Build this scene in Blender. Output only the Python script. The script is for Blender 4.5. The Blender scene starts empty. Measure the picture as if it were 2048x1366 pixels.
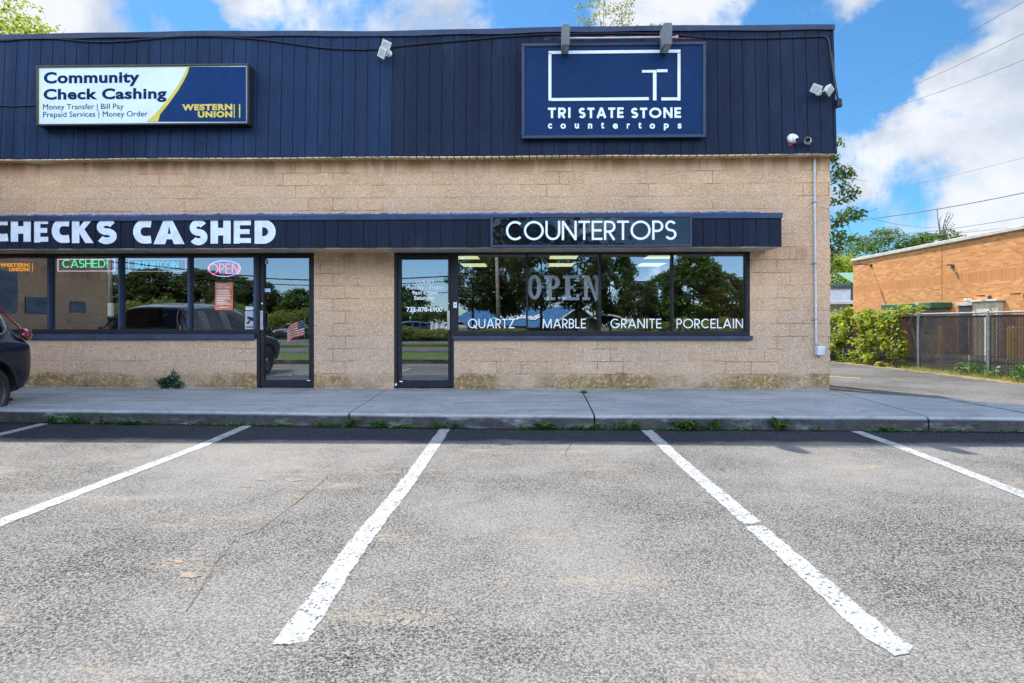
import bpy, bmesh, math, random
import numpy as np
from mathutils import Vector, Matrix
R = math.radians
random.seed(7)
rng = np.random.default_rng(7)
C = bpy.context.scene.collection
sc = bpy.context.scene

# ---------------------------------------------------------------- survey of the place
F, VH = 1200.0, 647.0            # focal length in photo pixels, horizon row
YAW = math.atan(0.024)
CAMZ = 1.28
DY = 10.12                        # face of the shop front
ca, sa = math.cos(YAW), math.sin(YAW)

def P(u, v, Y):
    """point of the vertical plane y=Y surveyed at photo pixel u, v -> (X, Z)"""
    cx, cz = (u - 1024) / F, (VH - v) / F
    dx, dy = -sa + cx * ca, ca + cx * sa
    t = Y / dy
    return t * dx, CAMZ + t * cz
def PX(u, Y): return P(u, VH, Y)[0]
def PZ(v, Y, u=1024): return P(u, v, Y)[1]
def G(u, v, z=0.0):
    """point of the level ground surveyed at photo pixel -> (X, Y)"""
    cx, cz = (u - 1024) / F, (VH - v) / F
    dx, dy = -sa + cx * ca, ca + cx * sa
    t = (z - CAMZ) / cz
    return t * dx, t * dy
def PD(u, v, d):
    cx, cz = (u - 1024) / F, (VH - v) / F
    return (d * (-sa + cx * ca), d * (ca + cx * sa), CAMZ + d * cz)

# ---------------------------------------------------------------- mesh building
class MB:
    def __init__(s): s.v, s.f, s.m = [], [], []
    def add(s, vs, fs, mi=0):
        o = len(s.v); s.v += [tuple(map(float, p)) for p in vs]
        s.f += [tuple(i + o for i in f) for f in fs]; s.m += [mi] * len(fs)
        return s
    def box(s, x0, x1, y0, y1, z0, z1, mi=0, M=None):
        vs = [(x0,y0,z0),(x1,y0,z0),(x1,y1,z0),(x0,y1,z0),(x0,y0,z1),(x1,y0,z1),(x1,y1,z1),(x0,y1,z1)]
        if M is not None: vs = [M @ Vector(p) for p in vs]
        return s.add(vs, [(0,3,2,1),(4,5,6,7),(0,1,5,4),(1,2,6,5),(2,3,7,6),(3,0,4,7)], mi)
    def cham(s, x0, x1, y0, y1, z0, z1, c=0.004, mi=0, M=None):
        """box with chamfered edges"""
        b = bmesh.new(); bmesh.ops.create_cube(b, size=1)
        for v in b.verts:
            v.co = Vector((x0 + (v.co.x + .5) * (x1 - x0), y0 + (v.co.y + .5) * (y1 - y0), z0 + (v.co.z + .5) * (z1 - z0)))
        bmesh.ops.bevel(b, geom=b.edges[:], offset=c, segments=1, affect='EDGES')
        if M is not None: b.transform(M)
        b.verts.index_update()
        s.add([v.co[:] for v in b.verts], [[v.index for v in f.verts] for f in b.faces], mi); b.free(); return s
    def tube(s, pts, r, n=8, mi=0, closed=False, caps=True):
        pts = [Vector(p) for p in pts]; N = len(pts)
        rs = r if hasattr(r, '__len__') else [r] * N
        vs, prev = [], None
        for i, p in enumerate(pts):
            if closed: t = pts[(i + 1) % N] - pts[i - 1]
            else: t = pts[min(i + 1, N - 1)] - pts[max(i - 1, 0)]
            if t.length < 1e-9: t = Vector((0, 0, 1))
            t.normalize()
            if prev is None:
                a = Vector((0, 0, 1)) if abs(t.z) < .9 else Vector((1, 0, 0))
                nn = t.cross(a).normalized()
            else:
                nn = prev - t * prev.dot(t)
                nn = nn.normalized() if nn.length > 1e-6 else t.orthogonal().normalized()
            prev = nn; bb = t.cross(nn)
            for k in range(n):
                an = 2 * math.pi * k / n
                vs.append(p + (nn * math.cos(an) + bb * math.sin(an)) * rs[i])
        fs = []
        for i in range(N if closed else N - 1):
            j = (i + 1) % N
            for k in range(n):
                k2 = (k + 1) % n
                fs.append((i*n+k, i*n+k2, j*n+k2, j*n+k))
        if caps and not closed:
            fs.append(tuple(range(n))[::-1]); fs.append(tuple((N-1)*n + k for k in range(n)))
        return s.add(vs, fs, mi)
    def lathe(s, prof, n=24, M=None, mi=0):
        """profile [(r, z)] turned about local z"""
        vs = []
        for r_, z in prof:
            for k in range(n):
                a = 2 * math.pi * k / n
                p = Vector((r_ * math.cos(a), r_ * math.sin(a), z))
                vs.append(M @ p if M is not None else p)
        fs = []
        for i in range(len(prof) - 1):
            for k in range(n):
                k2 = (k + 1) % n
                fs.append((i*n+k, i*n+k2, (i+1)*n+k2, (i+1)*n+k))
        fs.append(tuple(range(n))[::-1]); fs.append(tuple((len(prof)-1)*n + k for k in range(n)))
        return s.add(vs, fs, mi)
    def plate(s, poly, place, e, mi=0):
        """flat polygon of thickness e; place(x, z, k) -> 3D, k = 0 face, k = e back"""
        n = len(poly)
        vs = [place(x, z, 0) for x, z in poly] + [place(x, z, e) for x, z in poly]
        fs = [tuple(range(n))] + [(i, i + n, (i + 1) % n + n, (i + 1) % n) for i in range(n)]
        return s.add(vs, fs, mi)
    def ribbon(s, pts, t, place, e, closed=False, mi=0):
        """stroke of width t along a flat polyline, mitred"""
        pts = [Vector((p[0], p[1])) for p in pts]; N = len(pts); L, Rr = [], []
        for i in range(N):
            if closed: a, b = pts[i] - pts[i-1], pts[(i+1) % N] - pts[i]
            else:
                a = pts[i] - pts[i-1] if i > 0 else pts[1] - pts[0]
                b = pts[i+1] - pts[i] if i < N - 1 else a
            a.normalize(); b.normalize()
            na, nb = Vector((-a.y, a.x)), Vector((-b.y, b.x))
            mm = na + nb
            mm = mm.normalized() if mm.length > 1e-4 else na
            k = min(2.0, 1 / max(.3, mm.dot(na)))
            L.append(pts[i] + mm * (t/2*k)); Rr.append(pts[i] - mm * (t/2*k))
        vs = [place(p.x, p.y, 0) for p in L] + [place(p.x, p.y, 0) for p in Rr] + \
             [place(p.x, p.y, e) for p in L] + [place(p.x, p.y, e) for p in Rr]
        fs = []
        for i in range(N if closed else N - 1):
            j = (i + 1) % N
            fs += [(i, N+i, N+j, j), (i, j, 2*N+j, 2*N+i), (N+j, N+i, 3*N+i, 3*N+j)]
        if not closed: fs += [(0, 2*N, 3*N, N), (N-1, 2*N-1, 4*N-1, 3*N-1)]
        return s.add(vs, fs, mi)
    def build(s, name, mat, parent=None, smooth=False, loc=None):
        me = bpy.data.meshes.new(name); me.from_pydata(s.v, [], s.f); me.validate()
        for m_ in (mat if isinstance(mat, (list, tuple)) else [mat]): me.materials.append(m_)
        if len(s.m) == len(me.polygons): me.polygons.foreach_set('material_index', s.m)
        if smooth: me.polygons.foreach_set('use_smooth', [True] * len(me.polygons))
        me.update()
        o = bpy.data.objects.new(name, me); C.objects.link(o)
        if parent is not None: o.parent = parent
        if loc is not None: o.location = loc
        return o
def smooth_by_angle(o, deg=40):
    b = bmesh.new(); b.from_mesh(o.data)
    for f in b.faces: f.smooth = True
    for e in b.edges:
        if len(e.link_faces) == 2 and e.calc_face_angle(0) > R(deg): e.smooth = False
    b.to_mesh(o.data); b.free(); return o
def fix_normals(o):
    b = bmesh.new(); b.from_mesh(o.data); bmesh.ops.recalc_face_normals(b, faces=b.faces[:]); b.to_mesh(o.data); b.free(); return o

def tag(o, label=None, cat=None, group=None, kind=None):
    if label: o['label'] = label
    if cat: o['category'] = cat
    if group: o['group'] = group
    if kind: o['kind'] = kind
    return o
def thing(name, label, cat, loc=(0,0,0), rz=0, group=None):
    o = bpy.data.objects.new(name, None); C.objects.link(o)
    o.empty_display_size = .2; o.location = loc; o.rotation_euler = (0, 0, rz)
    return tag(o, label, cat, group)
def copy_tree(o, parent=None):
    c = o.copy(); C.objects.link(c)
    if parent is not None: c.parent = parent
    for ch in list(o.children): copy_tree(ch, c)
    return c
def origin_to(o, loc):
    """move a mesh object's origin without moving the mesh"""
    loc = Vector(loc); o.data.transform(Matrix.Translation(-loc)); o.location = loc; return o

# ---------------------------------------------------------------- materials
class NT:
    def __init__(s, name):
        s.mat = bpy.data.materials.new(name); s.mat.use_nodes = True
        s.t = s.mat.node_tree; s.t.nodes.clear()
        s.out = s.t.nodes.new('ShaderNodeOutputMaterial')
    def n(s, typ, **kw):
        nd = s.t.nodes.new(typ)
        for k, v in kw.items():
            if k.startswith('i_'):
                key = k[2:]
                key = int(key) if key.isdigit() else key.replace('_', ' ')
                s.set(nd.inputs[key], v)
            else: setattr(nd, k, v)
        return nd
    def set(s, sock, v):
        if isinstance(v, bpy.types.NodeSocket): s.t.links.new(v, sock)
        elif isinstance(v, (tuple, list)) and len(v) == 3 and sock.type == 'RGBA': sock.default_value = (*v, 1)
        else: sock.default_value = v
    def coord(s, kind='Object'): return s.n('ShaderNodeTexCoord').outputs[kind]
    def noise(s, vec, scale, detail=4, rough=.55, dist=0): 
        return s.n('ShaderNodeTexNoise', i_Vector=vec, i_Scale=scale, i_Detail=detail, i_Roughness=rough, i_Distortion=dist).outputs['Fac']
    def vor(s, vec, scale, out='Distance', feature='F1'):
        return s.n('ShaderNodeTexVoronoi', feature=feature, i_Vector=vec, i_Scale=scale).outputs[out]
    def ramp(s, fac, stops, interp='LINEAR'):
        r = s.n('ShaderNodeValToRGB'); r.color_ramp.interpolation = interp
        el = r.color_ramp.elements
        while len(el) < len(stops): el.new(.5)
        for e, (p, c) in zip(el, stops):
            e.position = p; e.color = (*c, 1) if hasattr(c, '__len__') else (c, c, c, 1)
        s.set(r.inputs[0], fac); return r.outputs[0]
    def mix(s, fac, a, b, mode='MIX'):
        m = s.n('ShaderNodeMix', data_type='RGBA', blend_type=mode, clamp_factor=True)
        s.set(m.inputs[0], fac); s.set(m.inputs[6], a); s.set(m.inputs[7], b); return m.outputs[2]
    def math(s, op, a, b=0.0, c=None, clamp=False):
        m = s.n('ShaderNodeMath', operation=op, use_clamp=clamp)
        s.set(m.inputs[0], a); s.set(m.inputs[1], b)
        if c is not None: s.set(m.inputs[2], c)
        return m.outputs[0]
    def sep(s, vec): return s.n('ShaderNodeSeparateXYZ', i_0=vec).outputs
    def comb(s, x, y, z=0.0): return s.n('ShaderNodeCombineXYZ', i_0=x, i_1=y, i_2=z).outputs[0]
    def map(s, v, a, b, c=0.0, d=1.0):
        return s.n('ShaderNodeMapRange', interpolation_type='SMOOTHSTEP', i_0=v, i_1=a, i_2=b, i_3=c, i_4=d).outputs[0]
    def bump(s, h, strength=.3, dist=.01, normal=None):
        b = s.n('ShaderNodeBump', i_Height=h, i_Strength=strength, i_Distance=dist)
        if normal is not None: s.set(b.inputs['Normal'], normal)
        return b.outputs[0]
    def pbr(s, col, rough=.6, spec=.5, metal=0, normal=None, coat=0, emis=None, estr=0):
        p = s.n('ShaderNodeBsdfPrincipled')
        s.set(p.inputs['Base Color'], col); s.set(p.inputs['Roughness'], rough)
        s.set(p.inputs['Specular IOR Level'], spec); s.set(p.inputs['Metallic'], metal)
        if normal is not None: s.set(p.inputs['Normal'], normal)
        if coat: s.set(p.inputs['Coat Weight'], coat); p.inputs['Coat Roughness'].default_value = .03
        if emis is not None: s.set(p.inputs['Emission Color'], emis); p.inputs['Emission Strength'].default_value = estr
        s.t.links.new(p.outputs[0], s.out.inputs[0]); return s.mat

def plain(name, col, rough=.5, spec=.5, metal=0, var=.12, scale=6, bump=0.0, coat=0):
    """painted / plain surface with slight wear"""
    t = NT(name); v = t.coord()
    f = t.noise(v, scale, 5, .6)
    c = t.mix(t.map(f, .3, .7), tuple(x * (1 - var) for x in col), tuple(min(1, x * (1 + var)) for x in col))
    r = t.map(t.noise(v, scale * 3, 3), .3, .7, max(.02, rough - .08), min(1, rough + .08))
    nrm = t.bump(t.noise(v, scale * 12, 4), bump, .004) if bump else None
    return t.pbr(c, r, spec, metal, nrm, coat)
def lit(name, col, strength):
    t = NT(name); return t.pbr((.02,.02,.02), .4, .3, emis=col, estr=strength)

M = {}
def m_block():
    t = NT('split_face_block'); v = t.coord(); s = t.sep(v)
    h = t.math('ADD', s[0], s[1])
    bw, bh = .427, .2133
    bv = t.comb(h, t.math('SUBTRACT', s[2], 2.558 - 12 * bh))
    br = t.n('ShaderNodeTexBrick', i_Vector=bv, offset=.5, i_Scale=1.0, i_Mortar_Size=.0065, i_Mortar_Smooth=.3, i_Bias=0.0,
             i_Brick_Width=bw, i_Row_Height=bh, i_Color1=(0,0,0), i_Color2=(1,1,1), i_Mortar=(.5,.5,.5))
    tone = br.outputs['Color']; mort = br.outputs['Fac']
    big = t.noise(v, .9, 4); mid = t.noise(v, 7, 4)
    base = t.mix(t.map(tone, 0, 1), (.63,.385,.222), (.72,.45,.275))
    base = t.mix(t.map(big, .35, .7), base, (.60,.375,.235))
    # exposed aggregate
    vr = t.n('ShaderNodeTexVoronoi', i_Vector=v, i_Scale=75.0, i_Randomness=1.0)
    rnd = t.sep(vr.outputs['Color'])
    stone = t.ramp(rnd[0], [(0,(.16,.085,.042)),(.18,(.38,.22,.11)),(.42,(.60,.365,.19)),(.70,(.74,.50,.31)),(.88,(.88,.74,.58)),(1,(.97,.92,.84))])
    inst = t.math('MULTIPLY', t.map(vr.outputs['Distance'], .62, .35), t.map(rnd[1], .25, .35))
    rough_zone = t.map(s[2], 3.86, 3.83)       # the top course is smooth faced
    vs2 = t.vor(v, 32)
    col = t.mix(t.math('MULTIPLY', t.math('MULTIPLY', inst, .85), rough_zone), base, stone)
    col = t.mix(t.math('MULTIPLY', t.map(mid, .58, .75), .2), col, (.34,.25,.18))
    # splash dirt greys the lower courses
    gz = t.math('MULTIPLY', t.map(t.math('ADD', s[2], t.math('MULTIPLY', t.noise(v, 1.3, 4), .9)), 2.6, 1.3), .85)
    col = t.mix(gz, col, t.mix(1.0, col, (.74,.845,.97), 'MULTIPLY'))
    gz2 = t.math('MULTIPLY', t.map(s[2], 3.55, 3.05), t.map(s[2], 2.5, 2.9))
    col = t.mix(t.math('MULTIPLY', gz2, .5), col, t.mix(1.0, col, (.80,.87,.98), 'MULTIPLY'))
    # mortar: pale in places, dark and open in others
    mc = t.mix(t.map(t.noise(v, 1.1, 3), .5, .58), (.70,.47,.32), (.27,.15,.07))
    mf = t.math('MULTIPLY', mort, t.map(t.noise(v, 2.3, 2), .3, .6, .32, .8))
    col = t.mix(mf, col, mc)
    # rust-brown stain under the soffit, running down
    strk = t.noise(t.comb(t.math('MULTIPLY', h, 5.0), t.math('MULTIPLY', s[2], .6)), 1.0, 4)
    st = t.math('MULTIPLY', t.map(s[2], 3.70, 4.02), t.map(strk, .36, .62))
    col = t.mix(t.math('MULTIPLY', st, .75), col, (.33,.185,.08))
    # stain under the awning
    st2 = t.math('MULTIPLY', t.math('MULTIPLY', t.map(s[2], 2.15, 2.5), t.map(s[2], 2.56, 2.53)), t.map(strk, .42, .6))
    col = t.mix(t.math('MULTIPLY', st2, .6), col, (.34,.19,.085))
    # moss and dirt at the foot
    ms = t.math('ADD', s[2], t.math('MULTIPLY', t.math('SUBTRACT', t.noise(v, 3.2, 6), .5), -.25))
    mossw = t.math('MULTIPLY', t.math('MULTIPLY', t.map(ms, .46, .37), t.map(t.noise(v, 22, 4), .25, .6)), t.map(t.noise(v, .7, 4), .39, .55))
    col = t.mix(t.math('MULTIPLY', mossw, .85), col, t.mix(1.0, t.mix(.35, col, (.5,.38,.2)), t.mix(t.noise(v, 4, 3), (.30,.28,.07), (.48,.41,.13)), 'MULTIPLY'))
    dk = t.math('MULTIPLY', t.map(s[2], .55, .17), t.map(t.noise(v, 3, 5), .4, .65))
    col = t.mix(t.math('MULTIPLY', dk, .45), col, (.14,.115,.085))
    hgt = t.math('ADD', t.math('MULTIPLY', t.math('SUBTRACT', 1.0, vr.outputs['Distance']), rough_zone), t.math('MULTIPLY', vs2, -.6))
    hgt = t.math('SUBTRACT', t.math('ADD', hgt, t.math('MULTIPLY', t.noise(v, 11, 4), 1.6)), t.math('MULTIPLY', mort, 2.6))
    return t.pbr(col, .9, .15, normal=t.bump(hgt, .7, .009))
M['block'] = m_block()

def m_siding(name, col, wear):
    t = NT(name); v = t.coord(); s = t.sep(v)
    grain = t.noise(t.comb(t.math('MULTIPLY', s[0], 38.0), s[1], t.math('MULTIPLY', s[2], 3.2)), 1.0, 6, .65)
    saw = t.noise(t.comb(t.math('MULTIPLY', s[0], 5.0), s[1], t.math('MULTIPLY', s[2], 60.0)), 1.0, 3, .6)
    sheet = t.n('ShaderNodeTexWhiteNoise', noise_dimensions='1D', i_W=t.math('FLOOR', t.math('DIVIDE', t.math('ADD', s[0], 12.55), 1.245))).outputs['Value']
    board = t.n('ShaderNodeTexWhiteNoise', noise_dimensions='1D', i_W=t.math('FLOOR', t.math('DIVIDE', t.math('ADD', s[0], 12.55), .2075))).outputs['Value']
    k = t.math('ADD', t.math('MULTIPLY', sheet, .55), t.math('MULTIPLY', board, .45))
    if name.startswith('navy'):      # the sheets left of the joint were repainted a bluer navy
        tone = t.mix(t.map(s[0], -2.24, -2.22), (1.15, 1.55, 1.7), (1, 1, 1))
        col_ = t.mix(1.0, col, tone, 'MULTIPLY')
    else: col_ = col
    c = t.mix(k, t.mix(1.0, col_, (.68,.68,.70), 'MULTIPLY'), t.mix(1.0, col_, (1.38,1.36,1.34), 'MULTIPLY'))
    c = t.mix(t.math('MULTIPLY', t.map(grain, .5, .72), .75), c, tuple(x * .42 for x in col))
    c = t.mix(t.math('MULTIPLY', t.map(t.noise(t.comb(t.math('MULTIPLY', s[0], 3.0), s[1], t.math('MULTIPLY', s[2], .9)), 1.0, 5, .6), .52, .72), .45), c, tuple(x * 1.9 + .004 for x in col))
    c = t.mix(t.math('MULTIPLY', t.map(saw, .55, .8), .35), c, tuple(min(1, x * 1.5 + .006) for x in col))
    sp = t.map(t.noise(v, 14, 2), .78, .82)
    c = t.mix(t.math('MULTIPLY', sp, wear), c, (.3,.3,.32))
    return t.pbr(c, .7, .12, normal=t.bump(t.math('ADD', grain, t.math('MULTIPLY', saw, .6)), .6, .008))
M['siding'] = m_siding('navy_grooved_siding', (.0135,.0205,.043), .45)
M['awning_siding'] = m_siding('dark_grooved_siding', (.012,.0175,.034), .4)
M['cap'] = plain('navy_metal_cap', (.020,.036,.085), .5, .4, var=.25, scale=3, bump=.15)
M['bluetrim'] = plain('blue_painted_trim', (.05,.12,.32), .6, .3, var=.3, scale=5, bump=.2)
M['soffit'] = plain('cream_vinyl_soffit', (.72,.58,.38), .55, .35, var=.2, scale=5)
M['soffit2'] = plain('grey_wood_soffit', (.55,.47,.38), .7, .2, var=.2, scale=4)
M['frame'] = plain('dark_bronze_frame', (.014,.014,.018), .45, .3, var=.25, scale=9, bump=.05)
M['navyframe'] = plain('navy_painted_frame', (.028,.042,.085), .5, .4, var=.2, scale=6, bump=.1)
M['sill'] = plain('navy_sill_board', (.026,.045,.085), .55, .4, var=.25, scale=3, bump=.15)
M['alu'] = plain('brushed_aluminium', (.5,.5,.5), .35, .5, metal=.9, var=.1)
M['whiteplastic'] = plain('white_plastic', (.72,.72,.70), .45, .5, var=.12, scale=12)
M['offwhite'] = plain('off_white_paint', (.62,.64,.66), .6, .3, var=.1, scale=8)
M['vinylwhite'] = plain('white_vinyl_letters', (.80,.82,.84), .5, .3, var=.03, scale=8)
M['paintwhite'] = plain('white_brushed_paint', (.66,.71,.78), .6, .3, var=.1, scale=9, bump=.1)
M['black'] = plain('black_rubber', (.012,.012,.013), .6, .4, var=.2)
M['cable'] = plain('painted_black_cable', (.014,.016,.026), .5, .4, var=.3, scale=4)
M['galv'] = plain('galvanised_steel', (.30,.31,.33), .5, .4, metal=.3, var=.2, scale=8)
M['conduit'] = plain('grey_pvc_conduit', (.52,.53,.54), .5, .4, var=.15, scale=5)
M['red'] = plain('red_paint', (.45,.02,.04), .5, .4)
M['lens'] = plain('lamp_lens', (.5,.52,.5), .15, .5, var=.2, scale=30)
M['darklens'] = plain('camera_lens', (.012,.012,.014), .08, .6)

def m_glass(name, refl, tint, trans, fk=.6):
    t = NT(name)
    g = t.n('ShaderNodeBsdfGlossy', i_Color=tint, i_Roughness=0.0)
    tr = t.n('ShaderNodeBsdfTransparent', i_Color=trans)
    fr = t.n('ShaderNodeFresnel', i_IOR=1.45).outputs[0]
    fac = t.math('ADD', refl, t.math('MULTIPLY', fr, fk), clamp=True)
    mx = t.n('ShaderNodeMixShader'); t.set(mx.inputs[0], fac)
    t.t.links.new(tr.outputs[0], mx.inputs[1]); t.t.links.new(g.outputs[0], mx.inputs[2])
    t.t.links.new(mx.outputs[0], t.out.inputs[0]); return t.mat
M['glass'] = m_glass('storefront_glass', .29, (.90,.96,1), (.95,.97,.96))
M['carglass'] = m_glass('tinted_car_glass', .03, (.9,.95,1), (.05,.055,.06), .10)

def m_asphalt(name, lo, hi, k_tan, worn, kerb_shade=True):
    t = NT(name); v = t.coord(); s = t.sep(v)
    vr = t.n('ShaderNodeTexVoronoi', i_Vector=v, i_Scale=112.0)
    rnd = t.sep(vr.outputs['Color'])
    stone = t.ramp(rnd[0], [(0,tuple(x*.08 for x in lo)),(.12,tuple(x*.22 for x in lo)),(.18,tuple(x*.7 for x in lo)),(.25,tuple((a*.6+b*.4) for a,b in zip(lo,hi))),(.55,tuple((a*.3+b*.7) for a,b in zip(lo,hi))),(.85,hi),(1,tuple(min(1,x*1.3) for x in hi))])
    pit = t.math('MULTIPLY', t.map(t.vor(v, 48), .30, .16), t.map(t.noise(v, 3.2, 5), .38, .58))
    c = t.mix(t.map(vr.outputs['Distance'], .45, .8), stone, tuple(x*.55 for x in lo))
    den = t.map(t.noise(v, 2.4, 5, .6), .32, .66, .03, -.03)      # where the fines have washed out
    pore = t.map(t.math('ADD', t.noise(v, 62, 4, .72, .3), den), .545, .60)
    lite = t.map(t.noise(v, 58, 3, .7), .57, .66)
    c = t.mix(t.math('MULTIPLY', lite, .55), c, tuple(min(1, x*1.45) for x in hi))
    c = t.mix(t.math('MULTIPLY', pit, .5), c, tuple(x*.14 for x in lo))
    c = t.mix(t.math('MULTIPLY', pore, .93), c, (lo[0]*.04, lo[1]*.045, lo[2]*.06))  # pores nearly black: the shadow inside them is painted in
    fine = t.noise(v, 240, 3)
    c = t.mix(t.math('MULTIPLY', t.map(fine, .55, .75), .4), c, tuple(x*.5 for x in lo))
    clump = t.noise(v, 13, 5, .7)
    c = t.mix(t.math('MULTIPLY', t.map(clump, .56, .76), .28), c, tuple(x*.5 for x in lo))
    big = t.noise(v, .45, 5, .6); med = t.noise(v, 1.7, 5, .62, .6)
    c = t.mix(t.math('MULTIPLY', t.map(big, .35, .65), .5), c, tuple(x*1.18 for x in hi))
    stretch = t.noise(t.comb(t.math('MULTIPLY', s[0], .8), t.math('MULTIPLY', s[1], 2.6)), 1.0, 5, .6)
    tn = t.math('MULTIPLY', t.map(stretch, .56, .70), t.map(t.noise(v, 30, 3), .38, .6))
    c = t.mix(t.math('MULTIPLY', tn, k_tan), c, (hi[0]*1.35, hi[1]*1.18, hi[2]*.98))
    dr = t.math('MULTIPLY', t.map(med, .58, .72), worn)
    c = t.mix(dr, c, tuple(x*.6 for x in lo))
    rough = t.map(clump, .3, .7, .62, .82)
    if kerb_shade:     # darker kerbside asphalt, with the roof's shade painted into its colour
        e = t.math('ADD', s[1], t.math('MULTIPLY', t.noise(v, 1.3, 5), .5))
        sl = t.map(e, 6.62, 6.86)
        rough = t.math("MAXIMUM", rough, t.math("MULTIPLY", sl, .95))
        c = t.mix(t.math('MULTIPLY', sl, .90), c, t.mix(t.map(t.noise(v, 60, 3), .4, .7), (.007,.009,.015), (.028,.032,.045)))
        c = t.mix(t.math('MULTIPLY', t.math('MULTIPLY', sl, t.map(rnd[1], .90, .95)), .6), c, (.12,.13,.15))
    h = t.math('SUBTRACT', t.math('MULTIPLY', clump, .8), vr.outputs['Distance'])
    return t.pbr(c, rough, .12, normal=t.bump(t.math('SUBTRACT', h, t.math('MULTIPLY', pore, 1.2)), .45, .008))
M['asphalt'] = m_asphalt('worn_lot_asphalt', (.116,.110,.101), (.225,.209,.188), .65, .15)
M['drive'] = m_asphalt('driveway_asphalt', (.095,.091,.086), (.175,.164,.150), .4, .5, False)
M['road'] = m_asphalt('road_asphalt', (.08,.08,.08), (.16,.155,.15), .2, .4, False)

def m_concrete():
    t = NT('weathered_concrete'); v = t.coord(); s = t.sep(v)
    b = t.noise(v, .8, 5, .6); f = t.noise(v, 60, 4, .7); st = t.noise(t.comb(t.math('MULTIPLY', s[0], .7), t.math('MULTIPLY', s[1], 5)), 1.0, 5, .6)
    c = t.mix(t.map(b, .3, .7), (.25,.26,.27), (.345,.35,.345))
    c = t.mix(t.math('MULTIPLY', t.map(st, .48, .68), .55), c, (.15,.155,.165))
    c = t.mix(t.math('MULTIPLY', t.map(t.vor(v, 5.5), .10, .06), t.map(t.noise(v, 1.7, 3), .5, .56)), c, (.07,.07,.075))
    c = t.mix(t.math('MULTIPLY', t.map(t.noise(v, 2.2, 7, .72, 1.2), .50, .66), .6), c, (.15,.15,.155))
    c = t.mix(t.math('MULTIPLY', t.map(t.noise(v, 34, 5, .75), .48, .64), .6), c, (.15,.155,.16))
    c = t.mix(t.math('MULTIPLY', t.map(t.vor(v, 95), .25, .1), .35), c, (.36,.35,.34))
    c = t.mix(t.math('MULTIPLY', t.math('MULTIPLY', t.map(s[2], .1692, .1665), t.map(s[2], .150, .160)), t.map(t.noise(v, 14, 4), .35, .6)), c, (.34,.34,.34))
    # dark algae and dirt on the kerb face and in its foot
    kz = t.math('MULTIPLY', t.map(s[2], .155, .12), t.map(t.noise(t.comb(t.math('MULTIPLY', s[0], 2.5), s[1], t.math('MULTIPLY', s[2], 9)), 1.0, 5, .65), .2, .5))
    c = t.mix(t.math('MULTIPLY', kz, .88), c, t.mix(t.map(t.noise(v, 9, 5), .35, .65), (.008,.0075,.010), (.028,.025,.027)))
    # grime where the wall meets the slab
    wz = t.math('MULTIPLY', t.map(s[1], 9.62, 10.05), t.map(t.noise(v, 4, 4), .3, .6))
    c = t.mix(t.math('MULTIPLY', wz, .35), c, (.12,.11,.09))
    return t.pbr(c, .85, .25, normal=t.bump(t.math('ADD', f, t.math('MULTIPLY', b, .4)), .3, .006))
M['concrete'] = m_concrete()

def m_line():
    """worn road paint: the stones show through"""
    t = NT('worn_white_line_paint'); v = t.coord()
    vr = t.n('ShaderNodeTexVoronoi', i_Vector=v, i_Scale=88.0); rnd = t.sep(vr.outputs['Color'])
    hole = t.math('MULTIPLY', t.map(rnd[0], .15, .09), t.map(t.noise(v, 9, 4), .35, .6))
    hole = t.math('MAXIMUM', hole, t.math('MULTIPLY', t.map(t.noise(v, 120, 3), .66, .72), .8))
    c = t.mix(t.map(t.noise(v, 5, 4), .3, .7), (.285,.282,.272), (.335,.332,.324))
    c = t.mix(t.math('MULTIPLY', t.map(t.noise(v, 14, 5), .6, .75), .3), c, (.34,.33,.31))
    c = t.mix(hole, c, (.07,.07,.07))
    h = t.math('SUBTRACT', t.noise(v, 13, 5, .7), vr.outputs['Distance'])
    mat = t.pbr(c, .75, .3, normal=t.bump(h, .45, .006))
    # paint thins out to nothing over the open stones near its edges
    e = t.n('ShaderNodeAttribute', attribute_name='edge').outputs['Fac']
    gap = t.math('ADD', t.math('MULTIPLY', t.noise(v, 140, 3, .6), .55), t.math('MULTIPLY', rnd[1], .12))
    worn = t.math('ADD', t.math('MULTIPLY', e, 2.6), t.math('SUBTRACT', .74, t.math('MULTIPLY', t.map(t.noise(v, 2.2, 4), .35, .75), .38)))
    a = t.map(t.math('SUBTRACT', worn, gap), .22, .66)
    a = t.math('MULTIPLY', a, t.math('SUBTRACT', 1.0, t.math('MULTIPLY', t.map(rnd[0], .12, .07), t.map(t.noise(v, 6, 4), .45, .65))))
    tr = t.n('ShaderNodeBsdfTransparent'); mx = t.n('ShaderNodeMixShader'); t.set(mx.inputs[0], a)
    pb = t.out.inputs[0].links[0].from_socket; t.t.links.new(tr.outputs[0], mx.inputs[1]); t.t.links.new(pb, mx.inputs[2]); t.t.links.new(mx.outputs[0], t.out.inputs[0])
    return mat
M['line'] = m_line()
M['yellowline'] = plain('yellow_line_paint', (.50,.33,.06), .7, .3, var=.2, scale=20)

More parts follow.
